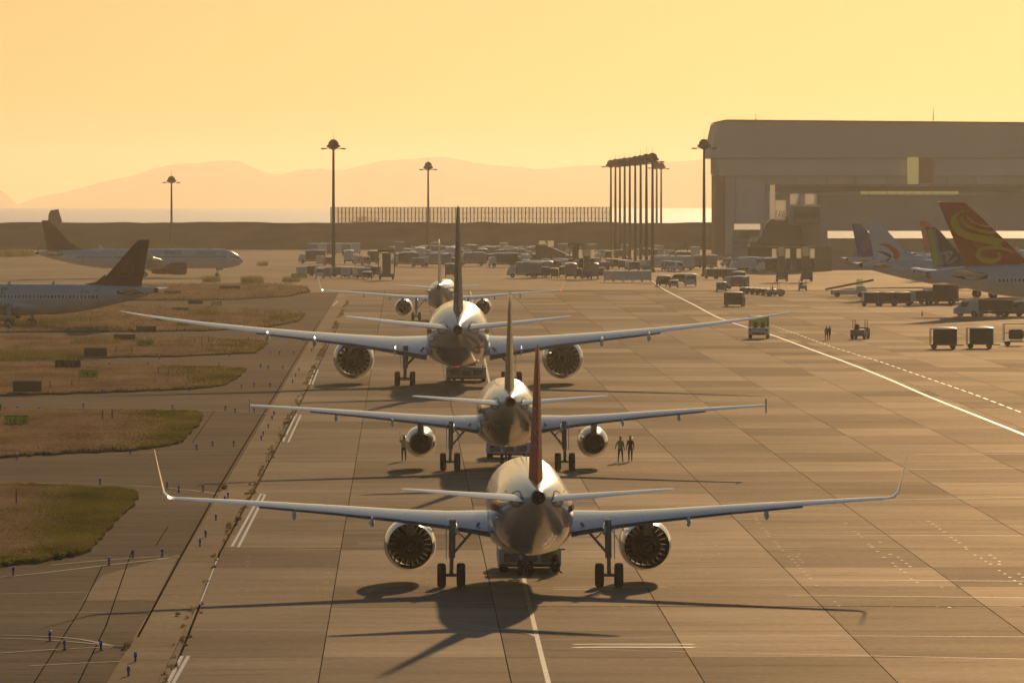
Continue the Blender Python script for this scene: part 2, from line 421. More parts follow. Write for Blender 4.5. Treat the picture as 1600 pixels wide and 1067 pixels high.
# dark worn cross joints (expansion joints filled with sealant)
k = MB(); k.use(JOINT)
rj = random.Random(3)
for py, x0, x1, wd in [(947.5,820,1620,.30),(857,344,700,.32),(857,1000,1620,.16),(733,480,700,.16),(718,1100,1620,.26),(779,600,760,.12),(665,1190,1620,.12),(604,1000,1500,.22)]:
    x = x0
    while x < x1:
        L_ = rj.uniform(20, 90); A, B = G(x, py + rj.uniform(-.3,.3)), G(min(x + L_, x1), py + rj.uniform(-.3,.3))
        strip(k, [A, B], wd * rj.uniform(.5, 1.3), .005); x += L_ * rj.uniform(.95, 1.1)
for pts in [[(216,993),(286,863)],[(286,863),(344,758),(500,500)],[(308,956),(344,862)],[(264,1067),(308,956)],[(344,862),(395,770),(470,628),(530,505)]]:
    for a, c in zip(pts[:-1], pts[1:]): strip(k, [G(*a), G(*c)], .10, .006)
# joints on the asphalt, left
for pts in [[(170,1067),(205,1010)],[(120,1067),(165,975),(205,860)],[(160,880),(128,945),(50,1067)],[(0,945),(150,938),(230,934)],[(0,1010),(110,1016)],[(0,1043),(250,1040)],[(0,1060),(240,1056)],[(180,816),(365,814)],[(155,830),(370,825)],[(180,768),(390,772)],[(243,850),(262,820)],[(0,908),(160,902)],[(400,700),(455,690)],[(300,650),(395,645)],[(335,640),(300,690)],[(420,660),(330,662)],[(420,680),(290,683)],[(370,560),(500,553)],[(385,600),(450,603)],[(540,560),(420,553)],[(700,640),(380,637)]]:
    strip(k, [G(*p) for p in pts], .055, -.085)
tag(k.build("pavement_joints"), "dark sealed joints and cracks across the pavement", kind="structure")
# slabs of paler and darker pavement on the taxiways
k = MB(); k.use(CONCB)
for q4 in [[(128,938),(243,938),(280,865),(158,899)],[(150,849),(370,825),(365,835),(150,884)]][:1]:
    k.poly([G(x, y, -.09) for x, y in q4])
tag(k.build("concrete_patch"), "paler square patch in the dark taxiway asphalt", kind="structure")
# lines on the taxiways, left
k = MB()
for pts in [[(0,899),(60,893),(120,886),(170,880),(240,872),(300,865),(348,857)],[(0,752),(150,754),(220,757),(290,763),(345,770)],[(0,636),(200,637),(350,640),(400,643),(455,647)],
            [(0,989),(45,990),(120,995),(190,1009),(255,1023)],[(0,994),(60,996),(150,1003),(215,1013)],[(0,1017),(60,1013),(90,1011)],[(110,1010),(185,1007)],[(45,1037),(120,1033),(190,1030),(252,1027)],
            [(80,880),(170,872),(260,866)],[(0,713),(250,704),(370,701)],[(300,573),(480,576)],[(380,607),(440,606)],[(0,925),(140,922)],[(0,953),(235,955)],[(245,870),(280,868)]]:
    line("", pts, .26, LINEY, -.078, mb=k)
tag(k.build("taxiway_lines"), "pale yellow lines curving over the left taxiways", kind="structure")
k = MB()
def dbl(a, c, wd=.42): line("", [a, c], wd, LINEW, .012, mb=k)
for a, c in [((408,771),(362,854)),((414,773),(372,855)),((294,1025),(266,1075)),((284,1025),(258,1075)),((463,647),(442,690)),((470,648),(450,691)),((492,577),(483,601)),((497,577),(488,601)),((405,771),(414,773)),((283,1025),(294,1025))]:
    dbl(a, c, .15)
dbl((340,872),(312,945),.08); dbl((520,478),(528,470),.25)
tag(k.build("edge_bars"), "paired white bars along the apron's left edge", kind="structure")
# short white dashes and spot marks
k = MB(); k.use(LINEW); rj = random.Random(11)
D8 = [(78,70),(82,83),(93,98),(116,130),(136,145),(147,159),(150,175),(184,203),(195,216),(205,229),(212,240),(229,256),(265,290),(283,306),(300,324),(318,341),(334,358),(351,377),(368,395),(388,413),(421,453),(323,273),(312,290),(330,307),(345,324),(527,547),(553,570),(587,100),(633,147),(660,161),(678,178),(718,218),(733,229),(740,238),(785,207),(768,260),(805,293),(840,277),(887,293),(857,327),(872,344),(900,362),(924,380),(907,310),(934,328),(955,346),(961,417),(994,436),(1061,88),(1083,104),(1103,118),(1124,133),(1148,150),(1186,181),(1212,198),(1233,211),(1270,236),(1276,247),(1325,281),(1360,298),(1385,316),(1413,332),(1410,282),(1435,298),(1461,317),(1461,333),(1462,369),(1493,388),(1521,407),(1548,426),(1581,445),(1574,388),(1597,407),(1179,578),(1136,463)]
for x, y in D8:
    px, py = 1160 + x * .275, 790 + y * .275; wd = rj.uniform(2.0, 3.0)
    line("", [(px - wd, py), (px + wd, py)], .26, LINEW, .012, mb=k)
for x0, y0 in [(385,880),(530,880),(390,860)]: pass
for x, y in [(388,869),(387,877),(386,884),(377,909),(376,919),(387,924),(371,930),(449,902),(270,943),(287,947),(270,962),(275,931),(250,975),(513,884),(512,896),(510,901),(511,909),(509,920),(510,927),(509,933),(495,917),(495,922),(668,896),(667,902),(667,910),(1095,760+80),(1080,850),(1085,862),(1092,874),(1099,886),(1106,894),(1065,837),(1118,852),(1124,865)]:
    line("", [(x - 2.2, y), (x + 2.2, y)], .2, LINEW, .012, mb=k)
tag(k.build("spot_marks"), "rows of short white dashes scattered over the apron", kind="stuff")

# grass islands ----------------------------------------------------
def inpoly(x, y, P):
    c = np.zeros(len(x), bool); j = len(P) - 1
    for i in range(len(P)):
        xi, yi, xj, yj = P[i][0], P[i][1], P[j][0], P[j][1]
        cond = ((yi > y) != (yj > y)) & (x < (xj - xi) * (y - yi) / (yj - yi + 1e-9) + xi); c ^= cond; j = i
    return c
def smooth_closed(pts, n=5):
    out = []; N = len(pts)
    for i in range(N):
        p0, p1, p2, p3 = [Vector((pts[(i + k_) % N][0], pts[(i + k_) % N][1])) for k_ in (-1, 0, 1, 2)]
        for t in np.linspace(0, 1, n, endpoint=False):
            out.append(p1.lerp(p2, t))
    return out
ISL = [
 ([(-30,884),(0,883),(60,876),(128,863),(148,848),(175,822),(205,788),(215,772),(190,766),(90,759),(-30,757)], "nearest grass island with yellow green turf, cut by the left frame edge", 60000, .15, .40),
 ([(-30,716),(0,714),(100,708),(200,703),(262,695),(283,690),(300,672),(318,648),(300,645),(240,643),(120,641),(-30,640)], "grass island of reddish reeds holding the yellow 16 arrow sign", 48000, .22, .62),
 ([(-30,619),(0,617),(150,613),(300,607),(352,601),(372,588),(385,577),(350,575),(150,571),(-30,570)], "grass island with the yellow 19 arrow sign and a brown board", 34000, .26, .72),
 ([(-30,562),(120,559),(280,556),(400,551),(420,534),(380,530),(200,528),(-30,527)], "narrow reed covered island with the yellow 15 arrow sign", 26000, .3, .8),
 ([(-30,519),(200,518),(330,516),(420,511),(465,502),(478,491),(420,486),(200,480),(-30,478)], "reed covered island beyond the nearer maroon tailed airliner", 22000, .4, .93),
 ([(-30,470),(270,469),(360,468),(450,463),(485,455),(480,449),(420,444),(260,446),(-30,452)], "farthest reed island below the taxiing airliner's nose", 17000, .5, .98),
]
rg = np.random.default_rng(5)
for pts, lab, nbl, hgt, dry in ISL:
    W = [G(x, y) for x, y in pts]; P = [Vector((p.x + rg.normal(0, .12), p.y + rg.normal(0, 1.1))) for p in smooth_closed(W, 9)]
    xs = np.array([p[0] for p in P]); ys = np.array([p[1] for p in P]); n = len(P)
    k = MB(); k.use(SOIL)
    k.v = [(p[0], p[1], .06) for p in P] + [(p[0], p[1], -.12) for p in P]; k.face(range(n))
    for i in range(n): k.face((i, (i + 1) % n, n + (i + 1) % n, n + i))
    isl = tag(k.build("grass_island"), lab, kind="structure")
    # kerb
    # blades, in clumps: dry reeds inland, green turf towards the apron end
    X = rg.uniform(xs.min(), xs.max(), nbl * 3); Y = rg.uniform(ys.min(), ys.max(), nbl * 3)
    okm = inpoly(X, Y, P); X, Y = X[okm][:nbl], Y[okm][:nbl]
    px = 800 + X * F / Y; tt = (px - min(p[0] for p in pts)) / (max(p[0] for p in pts) - min(p[0] for p in pts))
    nse = np.sin(X * .31 + Y * .05) * .5 + np.sin(X * .13 - Y * .21 + 1.3) * .5
    edge = np.abs((Y - ys.min()) / (ys.max() - ys.min()) - .5) * 2
    isdry = (tt + .10 * nse + .12 * rg.normal(size=len(X)) + .35 * (edge > .86)) < dry - .05
    for nm, msk, mt_, hh in (("reed_grass", isdry, DRYGRASS, hgt), ("short_turf", ~isdry, GREENGRASS, .14)):
        x, y = X[msk], Y[msk]; nn = len(x)
        if nn == 0: continue
        h_ = hh * rg.uniform(.5, 1.25, nn) * (1 + .4 * nse[msk]); a = rg.uniform(-.6, .6, nn); wv = rg.uniform(.08, .22, nn) * (1.0 if nm == "reed_grass" else 1.2)
        lx, ly = rg.normal(0, .25, nn) * h_, rg.normal(0, .25, nn) * h_
        V = np.zeros((nn, 4, 3)); ca, sa = np.cos(a) * wv / 2, np.sin(a) * wv / 2
        V[:, 0] = np.c_[x - ca, y - sa, np.full(nn, .05)]; V[:, 1] = np.c_[x + ca, y + sa, np.full(nn, .05)]
        V[:, 2] = np.c_[x + ca * .5 + lx, y + sa * .5 + ly, .05 + h_ * .95]; V[:, 3] = np.c_[x - ca * .6 + lx, y - sa * .6 + ly, .05 + h_ * .8]
        me = bpy.data.meshes.new(nm); me.from_pydata(V.reshape(-1, 3).tolist(), [], [(4*i, 4*i+1, 4*i+2, 4*i+3) for i in range(nn)])
        me.materials.append(mt_); o = bpy.data.objects.new(nm, me); COL.objects.link(o)
        tag(o, "dry reddish reeds" if nm == "reed_grass" else "short green turf", None, None, "stuff"); o["label"] = (("dry reddish reeds over the " if nm == "reed_grass" else "short green turf on the ") + lab)[:110]

# weeds in the apron's edge joint
def blades(name, spots, mt_, label):
    V = []
    for (x, y, r, n, h) in spots:
        for _ in range(n):
            a, rr = random.uniform(0, 6.28), r * math.sqrt(random.random()); bx_, by_ = x + rr * math.cos(a) * .45, y + rr * math.sin(a) * 2.2
            w_ = random.uniform(.02, .06); hh = h * random.uniform(.4, 1.1); lx, ly = random.gauss(0, .3) * hh, random.gauss(0, .3) * hh; t = random.uniform(-1, 1)
            V += [(bx_ - w_, by_ - w_ * t, 0), (bx_ + w_, by_ + w_ * t, 0), (bx_ + lx, by_ + ly, hh)]
    me = bpy.data.meshes.new(name); me.from_pydata(V, [], [(3*i, 3*i+1, 3*i+2) for i in range(len(V)//3)]); me.materials.append(mt_)
    o = bpy.data.objects.new(name, me); COL.objects.link(o); return tag(o, label, None, None, "stuff")
rw = random.Random(9)
WD0 = []
for (xa, ya), (xb, yb), dens in [((262,1067),(308,956),.8),((308,956),(344,862),.25),((348,850),(396,768),1.0),((396,768),(455,648),.5),((440,690),(475,612),.7),((475,612),(520,520),1.0),((520,520),(545,470),.8),((198,1018),(208,990),.9)]:
    A, B = G(xa, ya), G(xb, yb); n_ = int((B - A).length * 1.1 * dens)
    for i in range(n_):
        t = rw.random(); p = A.lerp(B, t); q = math.sin(t * 17 + xa) * .5 + .5
        if rw.random() < .12 + .5 * q: WD0.append((p.x + rw.gauss(-.12, .16), p.y, rw.uniform(.1, .35), rw.randint(4, 12), rw.uniform(.06, .26)))
WD = [(204,998,.5,200,.5),(198,1010,.4,120,.4),(262,1012,.7,300,.75),(252,1035,.7,300,.7),(243,1060,.8,400,.8),(270,985,.4,200,.6),(278,960,.25,90,.3),(296,930,.2,60,.25),(392,770,.5,250,.6),(386,782,.5,250,.7),(378,805,.4,200,.55),(372,812,.4,150,.5),(358,836,.4,160,.4),(352,850,.4,160,.4),(405,740,.25,120,.3),(425,712,.25,100,.3),(350,763,.5,150,.6),(387,695,.5,150,.6),(430,690,.3,120,.4),(455,650,.3,120,.4),(446,668,.3,120,.35),(490,575,.6,200,.6),(484,590,.6,200,.6),(478,605,.5,150,.5),(510,535,.6,200,.7),(500,552,.6,200,.6),(525,508,.7,200,.8),(540,480,.8,200,.9),(440,600,.4,120,.5),(560,455,.9,160,.9)]
blades("joint_weeds", WD0 + [(*G(a, c)[:2], r * .8, n // 3, h * .5) for a, c, r, n, h in WD[1::5]], leaf_mat("weed_straw", (.24, .16, .08), (.40, .29, .15)), "tufts of dry weeds growing out of the apron's left edge joint")
blades("green_weeds", [(x - .1, y - .5, r * .5, n // 2, h * .4) for x, y, r, n, h in WD0[::2]], leaf_mat("weed_green", (.05, .055, .015), (.12, .11, .03)), "low green weeds under the dry tufts in the edge joint")
bs = [(500+i*18+random.uniform(-8,8), 447+random.uniform(-3,3)) for i in range(0)]
blades("bushes", [(*G(a, c)[:2], r, n, h) for a, c, r, n, h in [(395,442,5,500,1.6),(330,440,4,350,1.4),(455,440,4,350,1.2),(270,425,5,200,.9),(410,415,3,200,1.2),(20,400,14,900,2.5),(45,370,16,900,3),(10,365,20,900,3),(320,495,5,400,1.1),(440,500,4,300,1),(120,505,7,500,1.2),(60,510,8,600,1.4),(150,540,7,500,1.0),(25,560,7,600,1.2),(100,560,5,400,1.0)]], GREENGRASS, "dark low bushes among the reed islands on the left")

# sea wall / embankment ---------------------------------------------
BANK = mat("bank_vegetation", (.15, .115, .065), .9, var=.3, vscale=.08, stretch=(1, 1, 3))
k = MB(); k.use(BANK); rb = random.Random(2); DB = 2500; n = 420; x0, x1 = -1500, 900
front, top, back = [], [], []
for i in range(n + 1):
    x = x0 + (x1 - x0) * i / n; jz = rb.uniform(-.25, .25)
    front.append((x, DB, -.2)); top.append((x, DB + 16, 7.9 + jz)); back.append((x, DB + 30, 7.6 + jz))
mid = [(x, DB + 7, 4.4 + rb.uniform(-.2, .2)) for (x, _, _) in front]
end = [(x, DB + 55, -6) for (x, _, _) in front]
k.loft([front, mid, top, back, end], False, False, closed=False)
tag(k.build("sea_wall"), "long low dark green sea wall bank along the shore", kind="structure")

# sea, curving down with the earth to its own horizon ---------------
SEA = bpy.data.materials.new("sea_water"); SEA.use_nodes = True; n_ = SEA.node_tree; bs_ = n_.nodes["Principled BSDF"]
bs_.inputs["Base Color"].default_value = (1, .97, .90, 1); bs_.inputs["Roughness"].default_value = .32; bs_.inputs["IOR"].default_value = 1.33; bs_.inputs["Metallic"].default_value = 1.0
gp = n_.nodes.new("ShaderNodeNewGeometry"); mp_ = n_.nodes.new("ShaderNodeMapping"); mp_.inputs["Scale"].default_value = (.006, .0012, 1)
nz_ = n_.nodes.new("ShaderNodeTexNoise"); nz_.inputs["Detail"].default_value = 5; r_ = n_.nodes.new("ShaderNodeMapRange")
r_.inputs[1].default_value = .35; r_.inputs[2].default_value = .7; r_.inputs[3].default_value = .33; r_.inputs[4].default_value = .44
n_.links.new(gp.outputs["Position"], mp_.inputs[0]); n_.links.new(mp_.outputs[0], nz_.inputs[0]); n_.links.new(nz_.outputs["Fac"], r_.inputs[0]); n_.links.new(r_.outputs[0], bs_.inputs["Roughness"])
k = MB(); k.use(SEA, True); RE = 6.0e6; rows_ = []
for y in np.linspace(2520, 20500, 90): rows_.append([(x, y, -4 - y * y / (2 * RE)) for x in np.linspace(-6500, 6500, 3)])
k.loft(rows_, False, False, closed=False)
tag(k.build("sea"), "bright calm sea glinting beyond the sea wall", kind="structure")

# far hills ----------------------------------------------------------
HILLM = mat("hill_forest", (.05, .055, .035), .95, var=.2, vscale=.01)
def ridge(name, prof, D, depth, label, seed):
    rr = random.Random(seed); xs_ = [p[0] for p in prof]
    k = MB(); k.use(HILLM, True); crest, fr, bk, md = [], [], [], []
    for px in np.arange(xs_[0], xs_[-1] + 1, 3.0):
        py = np.interp(px, xs_, [p[1] for p in prof]) + rr.uniform(-.35, .35) + .8 * math.sin(px * .06 + seed)
        X = (px - 800) * D / F; Zt = H - (py - HY) * D / F; z0 = -4 - D * D / (2 * RE) - 3
        crest.append((X, D, Zt)); md.append((X, D - depth * .4, z0 + (Zt - z0) * (.62 + .08 * math.sin(px * .11)))); fr.append((X, D - depth, z0)); bk.append((X, D + depth * .8, z0))
    k.loft([fr, md, crest, bk], False, False, closed=False)
    return tag(k.build(name), label, kind="structure")
ridge("far_hills", [(-80,318),(30,319),(60,309),(100,300),(140,290),(200,276),(240,264),(270,258),(300,256),(330,252),(355,251),(375,254),(395,262),(420,271),(440,272),(460,268),(500,264),(530,266),(560,260),(600,252),(640,248),(690,246),(720,250),(760,257),(800,262),(840,264),(880,262),(940,258),(1000,257),(1060,252),(1110,249),(1200,246),(1700,250)], 32000, 1400, "pale hazy hills across the water", 1)
ridge("island_hill", [(-120,282),(-20,288),(0,297),(18,311),(34,326)], 31000, 500, "hazy hill at the far left edge of the horizon", 4)

# haze ---------------------------------------------------------------
k = MB(); k.box((0, 16800, 20), (26000, 35400, 250))
HZ = bpy.data.materials.new("haze_air"); HZ.use_nodes = True; hn = HZ.node_tree; hn.nodes.clear()
ho = hn.nodes.new("ShaderNodeOutputMaterial"); pv = hn.nodes.new("ShaderNodeVolumePrincipled")
pv.inputs["Density"].default_value = HAZE_DENSITY; pv.inputs["Anisotropy"].default_value = HAZE_G; pv.inputs["Color"].default_value = (*HAZE_COL, 1)
hn.links.new(pv.outputs[0], ho.inputs["Volume"]); k.mats = [HZ]
hz = tag(k.build("haze"), "warm evening haze over the airport and bay", kind="stuff")
# ================================================================ AIRLINERS (local axes: nose +Y, origin on the ground between the main wheels)
def foil(chord, t, n=9, camber=.02):
    """closed loop of (s, h): from trailing edge over the top to the leading edge and back"""
    up, lo = [], []
    for i in range(n + 1):
        s = .5 * (1 - math.cos(math.pi * i / n)); y = 5 * t * (.2969*math.sqrt(s) - .126*s - .3516*s*s + .2843*s**3 - .1015*s**4)
        c = camber * 4 * s * (1 - s)
        up.append((s, (y + c) * chord)); lo.append((s, (-y + c) * chord))
    return up[::-1] + lo[1:-1]
def wing_loft(mb, st, side, incid=0.0, n=9):
    """st = [(x, yLE, chord, z, thick)] along the span; the section stands square to the span path"""
    rings = []
    for i, (x, yl, ch, z, t) in enumerate(st):
        a, c = st[max(i - 1, 0)], st[min(i + 1, len(st) - 1)]
        dx, dz = c[0] - a[0], c[3] - a[3]; L_ = math.hypot(dx, dz) or 1; nx, nz = -dz / L_, dx / L_
        inc = incid * (1 - i / (len(st) - 1))
        rings.append([(side * (x + nx * (h)), yl - s * ch, z + nz * h - (s - .4) * ch * math.sin(inc)) for s, h in foil(ch, t, n)])
    mb.loft(rings); return mb
def fin_half(fp, y, z):
    """half thickness of the fin at y, z"""
    z0, z1 = fp['z'][0], fp['z'][1]; t = min(max((z - z0) / (z1 - z0), 0), 1)
    le = fp['le'][0] + (fp['le'][1] - fp['le'][0]) * t; te = fp['te'][0] + (fp['te'][1] - fp['te'][0]) * t
    ch = le - te; s = min(max((le - y) / ch, 0.01), .99); th = fp['t']
    return 5 * th * ch * (.2969*math.sqrt(s) - .126*s - .3516*s*s + .2843*s**3 - .1015*s**4)
def fin_in(fp, y, z):
    t = (z - fp['z'][0]) / (fp['z'][1] - fp['z'][0])
    le = fp['le'][0] + (fp['le'][1] - fp['le'][0]) * t; te = fp['te'][0] + (fp['te'][1] - fp['te'][0]) * t
    return 0 <= t <= 1 and te <= y <= le
def fus_ring(y, zt, zb, rx, n=40):
    zc, rz = (zt + zb) / 2, (zt - zb) / 2
    return [(rx * math.sin(2*math.pi*i/n), y, zc + rz * math.cos(2*math.pi*i/n)) for i in range(n)]
def fus_at(S, y):
    """top, bottom, half width of the fuselage at y, from its stations (nose first)"""
    for a, c in zip(S[:-1], S[1:]):
        if a[0] >= y >= c[0]:
            t = (a[0] - y) / (a[0] - c[0] + 1e-9); return tuple(a[k] + (c[k] - a[k]) * t for k in (1, 2, 3))
    return S[-1][1:4]
def stations(P):
    yn, yt, zt, zb, R_ = P['nose'], P['tail'], P['ztop'], P['zbot'], P['R']; S = []
    ln = P.get('nl', R_ * 2.6); zn = zb + (zt - zb) * .40
    for i in range(14):
        t = (i / 13); y = yn - ln * t; f = (1 - (1 - t) ** 2.1) ** .62 if t > 0 else .02
        ft = (1 - (1 - t) ** 1.9) ** .80 if t > 0 else .02
        S.append((y, zn + (zt - zn) * ft, zn - (zn - zb) * (1 - (1 - t) ** 2.4) ** .58 if t > 0 else zn - .04, R_ * f))
    ts = P['taper']; 
    for i in range(1, 22):
        t = i / 21; y = ts + (yt - ts) * t
        ztop = zt - (zt - P['ztt']) * t ** 2.6; zbo = zb + (P['ztb'] - zb) * (t ** 1.45 if P.get('tb') is None else t ** P['tb'])
        rx = R_ * (1 - t ** 2.0) + P['rt'] * t ** 2.0
        S.append((y, ztop, zbo, rx))
    return S

A320 = dict(nose=17.7, tail=-19.75, ztop=5.87, zbot=1.72, R=1.975, taper=-4.5, ztt=5.42, ztb=4.72, rt=.30, tb=1.5,
    wing=[(0, 7.0, 8.6, 2.75, .13), (1.9, 6.1, 6.9, 2.92, .135), (4.0, 5.0, 5.1, 3.12, .12), (6.4, 3.75, 3.9, 3.36, .115), (9.5, 2.15, 3.1, 3.68, .11), (13, .33, 2.35, 4.0, .11), (16.2, -1.3, 1.62, 4.27, .11), (17.0, -1.75, 1.45, 4.33, .105)],
    tip='sharklet', incid=R(4.0), tracks=[(7.6, .0), (11.3, -.0), (3.55, 0)],
    stab=[(0, -14.3, 4.1, 4.72, .10), (.9, -14.9, 3.6, 4.82, .10), (3.5, -16.5, 2.35, 5.09, .10), (5.9, -17.95, 1.35, 5.34, .09), (6.22, -18.25, .95, 5.37, .08)],
    fin=dict(z=(5.55, 11.75), le=(-11.3, -17.1), te=(-17.75, -18.95), t=.105), dorsal=2.2,
    eng=dict(x=5.75, z=1.78, r=1.29, y0=8.4, y1=4.4, core=.62, cy=3.3, hole=1.06, vanes=22), gear=dict(x=3.79, z=2.95, wr=.585, wt=.42, dx=.465, bogie=0, rs=.13),
    nosegear=dict(y=12.64, wr=.38, wt=.24, dx=.26, z=1.9), belly=(6.9, -6.0, 2.02, 1.55, 2.9), win=(13.2, -12.2, .533, 4.18, .26, .36))
A320C = dict(A320); A320C['tip'] = 'fence'; A320C['eng'] = dict(x=5.75, z=1.72, r=1.04, y0=7.9, y1=3.0, core=0, hole=.72, cy=0, vanes=0)
A320C['wing'] = A320['wing'][:-1] + [(16.95, -1.75, 1.45, 4.33, .105)]
A321 = dict(A320); A321.update(nose=22.6, tail=-21.9, taper=-6.6)
for k_ in ('stab',): A321[k_] = [(x, y - 2.15, c, z, t) for x, y, c, z, t in A320[k_]]
A321['fin'] = dict(z=(5.55, 11.75), le=(-13.45, -19.25), te=(-19.9, -21.1), t=.105)
A321['nosegear'] = dict(A320['nosegear'], y=16.9); A321['win'] = (18.0, -14.0, .533, 4.18, .24, .34)
WS = [(0, 14.0, 16.5, 3.05, .12), (2.9, 12.3, 13.6, 3.3, .125), (6.0, 10.2, 10.3, 3.62, .11), (9.5, 7.9, 7.8, 4.05, .105), (13.5, 5.3, 6.3, 4.5, .10), (18, 2.4, 4.95, 5.05, .10), (22.5, -.5, 3.7, 5.65, .095), (26, -2.8, 2.75, 6.2, .09), (28.2, -4.5, 1.9, 6.6, .085), (29.6, -6.2, .9, 6.92, .08), (30.0, -7.0, .35, 7.02, .08)]
WS = [((x * (1 + .03 * min(1, max(0, x - 10) / 8))), a, c, z, t) for x, a, c, z, t in WS]
B787 = dict(nose=26.5, tail=-29.5, ztop=7.65, zbot=1.95, R=2.88, taper=-7.5, ztt=6.15, ztb=5.25, rt=.32, tb=1.45, nl=9.5,
    wing=WS, tip=None, incid=R(3.6), tracks=[(13.2, 0), (17.5, 0), (5.8, 0)],
    stab=[(0, -20.8, 6.4, 5.6, .10), (1.4, -21.7, 5.6, 5.72, .10), (5.5, -24.6, 3.7, 6.2, .10), (9.5, -27.5, 1.9, 6.75, .09), (9.95, -28.0, 1.3, 6.82, .08)],
    fin=dict(z=(7.1, 16.4), le=(-16.3, -24.9), te=(-25.5, -27.6), t=.10), dorsal=2.6,
    eng=dict(x=9.75, z=2.3, r=1.93, y0=13.6, y1=8.4, core=.85, cy=6.9, hole=1.52, vanes=20), gear=dict(x=4.9, z=3.4, wr=.66, wt=.50, dx=.70, bogie=.75, rs=.2),
    nosegear=dict(y=22.8, wr=.5, wt=.35, dx=.4, z=2.2), belly=(13.5, -8.5, 2.95, 1.75, 3.6), win=(20, -17, .62, 5.3, .28, .47))
A330 = dict(nose=30.0, tail=-28.0, ztop=7.65, zbot=2.05, R=2.82, taper=-9, ztt=6.55, ztb=5.45, rt=.35, tb=1.5, nl=8,
    wing=[(0, 13.5, 15, 3.2, .12), (2.8, 11.6, 11.8, 3.45, .125), (9.4, 7.0, 7.2, 4.1, .11), (18, 1.8, 4.8, 5.1, .10), (27, -3.6, 2.8, 6.1, .10), (28.6, -4.7, 2.3, 6.3, .10)],
    tip='sharklet', incid=R(4), tracks=[(12, 0), (17, 0), (21, 0), (6, 0)],
    stab=[(0, -18.8, 5.8, 5.6, .10), (1.6, -19.8, 5.2, 5.8, .10), (5.5, -22.7, 3.5, 6.3, .10), (9.7, -25.9, 1.8, 6.8, .09)],
    fin=dict(z=(7.2, 16.6), le=(-11.8, -22.3), te=(-22.4, -26.6), t=.085), dorsal=2.6,
    eng=dict(x=9.37, z=2.1, r=1.5, y0=12.6, y1=6.5, core=.8, cy=5.6, hole=1.0, vanes=0), gear=dict(x=5.3, z=3.6, wr=.68, wt=.5, dx=.7, bogie=.95, rs=.2),
    nosegear=dict(y=22.2, wr=.5, wt=.35, dx=.4, z=2.2), belly=(12, -9, 2.95, 1.8, 3.6), win=(20, -18, .6, 5.2, .28, .42))

def tyre(mb, c, r, w):
    mb.use(RUB, True); h = w / 2
    mb.lathe([(-h*.8, r*.5), (-h, r*.62), (-h, r*.82), (-h*.82, r*.95), (-h*.45, r), (h*.45, r), (h*.82, r*.95), (h, r*.82), (h, r*.62), (h*.8, r*.5)], c, 'x', 20)
    mb.use(GEAR); mb.lathe([(-h*.82, r*.5), (-h*.5, r*.2), (h*.5, r*.2), (h*.82, r*.5)], c, 'x', 12)

def on_fin(mb, fp, pts_or_tris, off=.025, sides=(-1, 1)):
    for tri in pts_or_tris:
        if any(not fin_in(fp, y, z) for y, z in tri): continue
        for s in sides:
            mb.poly([(s * (fin_half(fp, y, z) + off), y, z) for y, z in tri])
def fin_stroke(mb, fp, pts, wds, sides=(-1, 1), sub=4):
    """tapering brush stroke on the fin: pts (y,z), widths"""
    P_, W_ = [], []
    n = len(pts)
    for i in range(n - 1):
        p0, p1, p2, p3 = [Vector(pts[min(max(i + k_, 0), n - 1)]) for k_ in (-1, 0, 1, 2)]
        for t in np.linspace(0, 1, sub + 1)[:-1]:
            P_.append(.5*((2*p1)+(-p0+p2)*t+(2*p0-5*p1+4*p2-p3)*t*t+(-p0+3*p1-3*p2+p3)*t**3)); W_.append(wds[i] + (wds[i+1]-wds[i])*t)
    P_.append(Vector(pts[-1])); W_.append(wds[-1]); L1, R1 = [], []
    for i, p in enumerate(P_):
        d = (P_[min(i+1, len(P_)-1)] - P_[max(i-1, 0)]); d = d.normalized() if d.length else Vector((1, 0)); nn = Vector((-d.y, d.x)) * W_[i] / 2
        L1.append(p + nn); R1.append(p - nn)
    for i in range(len(P_) - 1): on_fin(mb, fp, [[tuple(R1[i]), tuple(R1[i+1]), tuple(L1[i+1]), tuple(L1[i])]], .03, sides)

